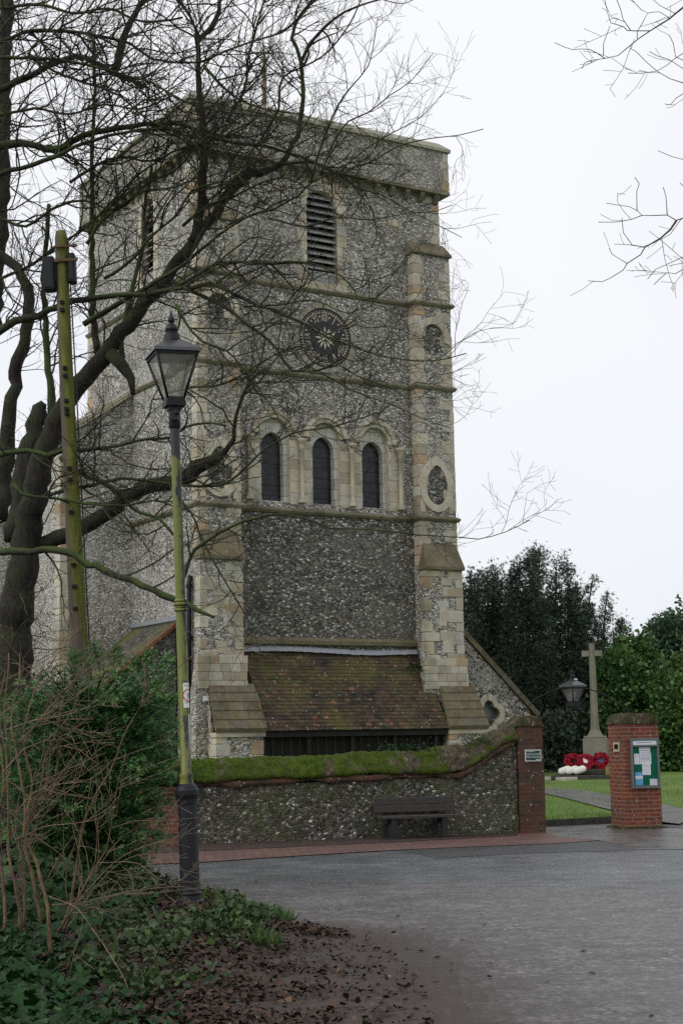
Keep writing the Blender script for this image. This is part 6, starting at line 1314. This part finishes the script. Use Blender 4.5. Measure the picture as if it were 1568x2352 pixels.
STEM = m_bark("tan_stem", (0.18, 0.125, 0.07), (0.08, 0.07, 0.03), 0.35, 12, False); RTW = m_bark("reddish_twig", (0.20, 0.145, 0.105), (0.08, 0.07, 0.04), 0.2, 9, False)
so = G(120, 2165); sh = thing("bare_shrub", "leafless tan-stemmed shrub with tangled reddish twigs in the left foreground", "shrub", (so[0], so[1], 0)); off3 = np.array([so[0], so[1], 0.0])
STEMS = [([(121, 2190), (105, 2086), (92, 2021), (82, 1978), (66, 1929), (60, 1850), (40, 1760), (30, 1660), (45, 1570), (40, 1500)], 11, 3, 11.4, 11.6),
 ([(89, 2120), (79, 2011), (62, 1949), (55, 1880), (70, 1800), (60, 1700), (75, 1600), (95, 1530)], 9, 3, 11.5, 11.8), ([(46, 2140), (33, 2004), (20, 1929), (14, 1830), (20, 1700), (10, 1600), (18, 1500)], 9, 3, 11.6, 11.9),
 ([(10, 2140), (4, 2000), (-4, 1900), (5, 1780), (0, 1650), (8, 1540)], 9, 3, 11.5, 11.7), ([(60, 2130), (50, 1990), (64, 1900), (90, 1820), (100, 1740), (130, 1680), (150, 1600)], 7, 2.5, 11.5, 11.3),
 ([(140, 2140), (157, 2093), (171, 1995), (195, 1898), (225, 1820), (254, 1762), (281, 1694), (320, 1635), (358, 1585), (400, 1540), (430, 1513), (460, 1488)], 8, 1.6, 11.5, 11.2),
 ([(150, 2140), (180, 2060), (215, 1990), (245, 1950), (262, 1880), (270, 1800), (285, 1730)], 6, 1.6, 11.4, 11), ([(155, 2110), (210, 2040), (260, 1980), (300, 1955), (345, 1940), (395, 1925)], 5, 1.4, 11.3, 11),
 ([(150, 2130), (230, 2030), (290, 1975), (340, 1962), (400, 1985)], 4, 1.2, 11.3, 11.2), ([(30, 1671), (80, 1655), (127, 1648), (181, 1635), (220, 1610), (254, 1576)], 4, 1.4, 11.3, 11.2),
 ([(20, 1720), (90, 1660), (140, 1600), (180, 1550), (210, 1490)], 4, 1.4, 11.4, 11.3), ([(0, 1780), (60, 1720), (110, 1700), (160, 1640), (185, 1560), (190, 1520)], 4, 1.4, 11.4, 11.3),
 ([(20, 1880), (80, 1820), (150, 1800), (210, 1790), (260, 1740)], 4, 1.4, 11.4, 11.2), ([(30, 1930), (100, 1900), (180, 1890), (230, 1880), (265, 1850)], 4, 1.4, 11.4, 11.2), ([(120, 2080), (200, 2070), (290, 2050), (380, 2038), (440, 2040), (480, 2062), (503, 2090)], 3.5, 1.5, 11.2, 12.5),
 ([(0, 1570), (40, 1545), (80, 1520), (120, 1500)], 3, 1.3, 11.5, 11.4), ([(0, 1640), (50, 1600), (70, 1560), (110, 1540), (140, 1500)], 3, 1.3, 11.5, 11.4), ([(110, 2060), (180, 2090), (230, 2150), (262, 2210), (290, 2270)], 3, 1.3, 11.2, 10.4)]
tk, cw = MB(), MB(); SS = [(7.0, 0.3, 1.0, 0.0056, 25, 65), (5.0, 0.12, 0.42, 0.0034, 25, 60), (3.0, 0.06, 0.2, 0.0022, 25, 60)]
for i, (pts, w0, w1, Y0, Y1) in enumerate(STEMS):
    P, R = limb(pts, w0, w1, Y0, Y1, 0.07, 0.008); P = P-off3; P = P+0.016*np.stack([np.sin(np.arange(len(P))*0.55+w0*7+len(pts)), np.cos(np.arange(len(P))*0.43+w1*9), 0*R], 1)
    (tk if w0 > 5.5 else cw).tube(P, R, 7); grow(cw, P, R, 0, SS, np.array([0.45, -0.1, 0.15]))
tk.build("stems", STEM, sh); cw.build("twigs", RTW, sh)

# ------------------------------------------------------------------ evergreens beyond the memorial
YEW = m_leaf("yew_green", [(0.0, (0.042, 0.062, 0.052)), (0.5, (0.085, 0.118, 0.086)), (0.85, (0.13, 0.165, 0.105)), (1.0, (0.16, 0.19, 0.12))], 0.65, 0.2, 0.05)
YBK = m_bark("yew_bark", (0.13, 0.080, 0.062), (0.03, 0.03, 0.02), 0.3, 5, False)
def yew(label, xb, Yc, tops, seed, low=1760):
    r = np.random.default_rng(seed); b = at(xb, low, Yc); t = thing("yew_tree", label, "tree", (b.x, Yc, lawn_h(b.x, Yc)), 0, "dark yew trees beyond the church"); o = np.array([b.x, Yc, lawn_h(b.x, Yc)])
    tk = MB(); C, D, T_, S_ = [], [], [], []
    for (tx, ty, wid) in tops:
        top = np.array(at(tx, ty, Yc+r.uniform(-1.2, 1.2)))-o; base = np.array([top[0]*0.35+r.normal(0, .12), r.normal(0, 0.3), 0]); m1 = base*0.45+top*0.55+np.array([r.normal(0, .12)-top[0]*0.05, 0, 0]); 
        P = catmull([np.append(base, 0), np.append(base*0.75+top*0.25, 0), np.append(m1, 0), np.append(top, 0)], 0.4)[:, :3]; tk.tube(P, np.linspace(0.13, 0.015, len(P)), 6)
        H = top[2]
        for k in range(int(185*wid)):
            f = 1-0.93*r.random()**0.85; i = min(int(f*(len(P)-1)), len(P)-2); c0 = P[i]*(1-(f*(len(P)-1)-i))+P[i+1]*(f*(len(P)-1)-i)
            dist = (1-f)*H; rad = (0.10+0.135*min(dist, 3.8))*wid*(1.0 if f > 0.4 else 1.3); a = r.uniform(0, 2*pi); rr = rad*r.random()**0.5
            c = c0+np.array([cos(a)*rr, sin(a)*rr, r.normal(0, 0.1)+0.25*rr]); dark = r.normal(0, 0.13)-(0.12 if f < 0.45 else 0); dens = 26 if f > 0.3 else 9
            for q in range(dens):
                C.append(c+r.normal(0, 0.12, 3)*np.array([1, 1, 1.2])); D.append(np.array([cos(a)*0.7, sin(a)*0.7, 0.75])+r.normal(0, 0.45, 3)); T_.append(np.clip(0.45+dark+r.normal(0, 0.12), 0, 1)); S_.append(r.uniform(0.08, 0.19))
    for k in range(9):                               # bare inner boughs and suckers
        a = r.uniform(0, 2*pi); h = r.uniform(0.6, 3.2); tk.tube([(r.normal(0, .3), 0, h), (cos(a)*0.8, sin(a)*0.5-.3, h+r.uniform(-.1, .5)), (cos(a)*1.7, sin(a)*0.9-.5, h+r.uniform(-.5, .4))], [0.05, 0.035, 0.012], 5)
    tk.build("trunk", YBK, t); n = len(C)
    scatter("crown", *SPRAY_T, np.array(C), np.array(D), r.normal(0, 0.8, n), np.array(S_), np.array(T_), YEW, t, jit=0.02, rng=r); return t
yew("dark yew with several short spires close beside the church buttress", 1110, 53, [(1064, 1340, 0.9), (1076, 1316, 0.8), (1096, 1318, 0.8), (1118, 1312, 1.0), (1137, 1304, 0.7), (1152, 1316, 0.9), (1090, 1400, 1.3), (1140, 1420, 1.3)], 1)
yew("tallest dark yew with a ragged upright top between the other yews", 1215, 51.5, [(1188, 1300, 0.8), (1170, 1320, 0.9), (1222, 1260, 1.15), (1238, 1275, 0.9), (1205, 1345, 1.0), (1160, 1400, 1.2), (1245, 1400, 1.2)], 2)
yew("broad dark yew with long plumes sweeping right above the memorial cross", 1305, 52.5, [(1277, 1285, 0.95), (1303, 1293, 1.0), (1320, 1335, 1.0), (1362, 1318, 0.5), (1392, 1368, 0.5), (1430, 1420, 0.55), (1345, 1400, 1.0), (1375, 1440, 1.0), (1260, 1380, 1.0)], 3)
LAU = m_leaf("laurel_green", [(0.0, (0.045, 0.105, 0.032)), (0.5, (0.10, 0.20, 0.058)), (0.85, (0.17, 0.29, 0.08)), (1.0, (0.25, 0.35, 0.11))], 0.5, 0.35, 0.12)
GGR = m_leaf("greyish_green", [(0.0, (0.036, 0.07, 0.042)), (0.5, (0.08, 0.14, 0.08)), (1.0, (0.16, 0.22, 0.13))], 0.55, 0.3, 0.1)
def bushy(name, label, xb, yb, Yc, blobs, seed, mat, nclump, dens, lsz, group="green trees beyond the lawn"):
    r = np.random.default_rng(seed); b = at(xb, yb, Yc); z0 = lawn_h(b.x, Yc); t = thing(name, label, "tree", (b.x, Yc, z0), 0, group); o = np.array([b.x, Yc, z0]); tk = MB(); C, D, T_, S_ = [], [], [], []
    for (x, y, rx, rz, dy) in blobs:
        c0 = np.array(at(x, y, Yc+dy))-o; k_ = Yc/F_PX; rx_, rz_ = rx*k_, rz*k_
        tk.tube([(r.normal(0, .15), 0, 0), c0*0.5+np.array([0, 0, -0.1]), c0, c0+np.array([0, 0, rz_*0.6])], [0.13, 0.09, 0.05, 0.015], 6)
        n = int(nclump*rx*rz/3000)
        for k in range(n):
            v = r.normal(0, 1, 3); v /= np.linalg.norm(v); q = 1-0.45*r.random()**1.6; 
            c = c0+v*np.array([rx_, rx_*0.8, rz_])*q*(1+r.normal(0, .06)); dark = r.normal(0, 0.16)
            for j in range(dens):
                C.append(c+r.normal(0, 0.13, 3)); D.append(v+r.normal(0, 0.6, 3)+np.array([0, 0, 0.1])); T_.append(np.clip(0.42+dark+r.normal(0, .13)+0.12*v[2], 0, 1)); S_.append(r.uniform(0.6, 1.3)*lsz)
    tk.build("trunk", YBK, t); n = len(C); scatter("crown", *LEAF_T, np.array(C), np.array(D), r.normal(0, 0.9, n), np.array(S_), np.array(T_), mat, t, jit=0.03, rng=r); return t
bushy("laurel_tree", "bright green rounded tree on the lawn behind the memorial cross", 1450, 1780, 50, [(1420, 1560, 42, 70, 0), (1450, 1500, 34, 40, 0.5), (1400, 1640, 36, 70, 0), (1440, 1700, 60, 80, 0.3), (1500, 1620, 55, 80, 0.6), (1480, 1550, 40, 60, .8)], 5, LAU, 155, 20, 0.13)
bushy("laurel_tree", "mid green leafy tree behind the noticeboard at the right edge", 1560, 1780, 49, [(1560, 1640, 60, 80, 0), (1540, 1710, 60, 80, 0), (1600, 1580, 70, 80, 0.5), (1620, 1700, 70, 90, 0), (1530, 1590, 40, 50, 0.5)], 6, LAU, 150, 20, 0.13)
bushy("holm_oak", "grey-green domed tree rising behind the brighter green trees", 1550, 1760, 57, [(1540, 1480, 60, 68, 0), (1600, 1470, 70, 80, 0.5), (1500, 1510, 40, 50, 0), (1490, 1570, 50, 60, 0)], 7, GGR, 165, 18, 0.14)
bushy("evergreen_shrub", "low dark evergreen bush between the yews and the memorial steps", 1280, 1780, 50, [(1270, 1720, 50, 70, 0), (1330, 1700, 45, 80, 0.5), (1380, 1720, 45, 75, 0.5)], 8, YEW, 120, 18, 0.14, None)
# a dark belt of evergreens far behind, seen only through gaps
r = np.random.default_rng(21); n = 16000; xx = r.uniform(5, 34, n); zz = r.random(n)**0.8*(4.6+0.5*np.sin(xx*1.3)); yy = 66+r.normal(0, 1.0, n)
tag(scatter("distant_evergreens", *LEAF_T, np.stack([xx, yy, zz+0.4], 1), r.normal(0, 1, (n, 3)), r.normal(0, 1, n), r.uniform(0.3, 0.55, n), r.beta(2, 3, n), YEW, jit=0.03, rng=r), kind='stuff')
# small plants on the masonry
def clump(name, label, cat, c, n, rad, mat, T, s0, s1, seed):
    r = np.random.default_rng(seed); P = r.normal(0, 1, (n, 3))*np.array(rad); P[:, 2] = np.abs(P[:, 2]); D = P/np.array(rad)+r.normal(0, .5, (n, 3)); o = scatter(name, *T, P, D, r.normal(0, .6, n), r.uniform(s0, s1, n), r.beta(2, 2, n), mat, jit=0.02, rng=r); o.location = c; return tag(o, label, cat)
w_ = wp(-1.95, 0.25, 1.5); clump("ivy_clump", "small dark ivy clump growing on top of the mossy wall", "ivy", w_, 260, (0.28, 0.1, 0.07), IVYM, IVY_T, 0.03, 0.06, 31)
w_ = wp(-6.15, -0.12, 1.0); clump("ivy_clump", "straggling ivy hanging on the wall just right of the lamp post", "ivy", w_, 220, (0.14, 0.06, 0.22), IVYM, IVY_T, 0.03, 0.055, 32)
w_ = wp(-0.75, -0.02, 1.62); clump("moss_tuft", "bright moss cushion on the rising end of the wall coping", "moss", w_, 300, (0.18, 0.1, 0.08), WEED, LEAF_T, 0.02, 0.04, 33)
q = church.matrix_world if False else Matrix.Translation(church.location) @ Matrix.Rotation(CH_YAW, 4, 'Z'); c_ = q @ Vector((5.2, -0.3, 3.55)); clump("roof_fern", "green fern rooted on the porch roof beside the right buttress", "fern", c_, 160, (0.2, 0.12, 0.1), WEED, LEAF_T, 0.05, 0.11, 34)
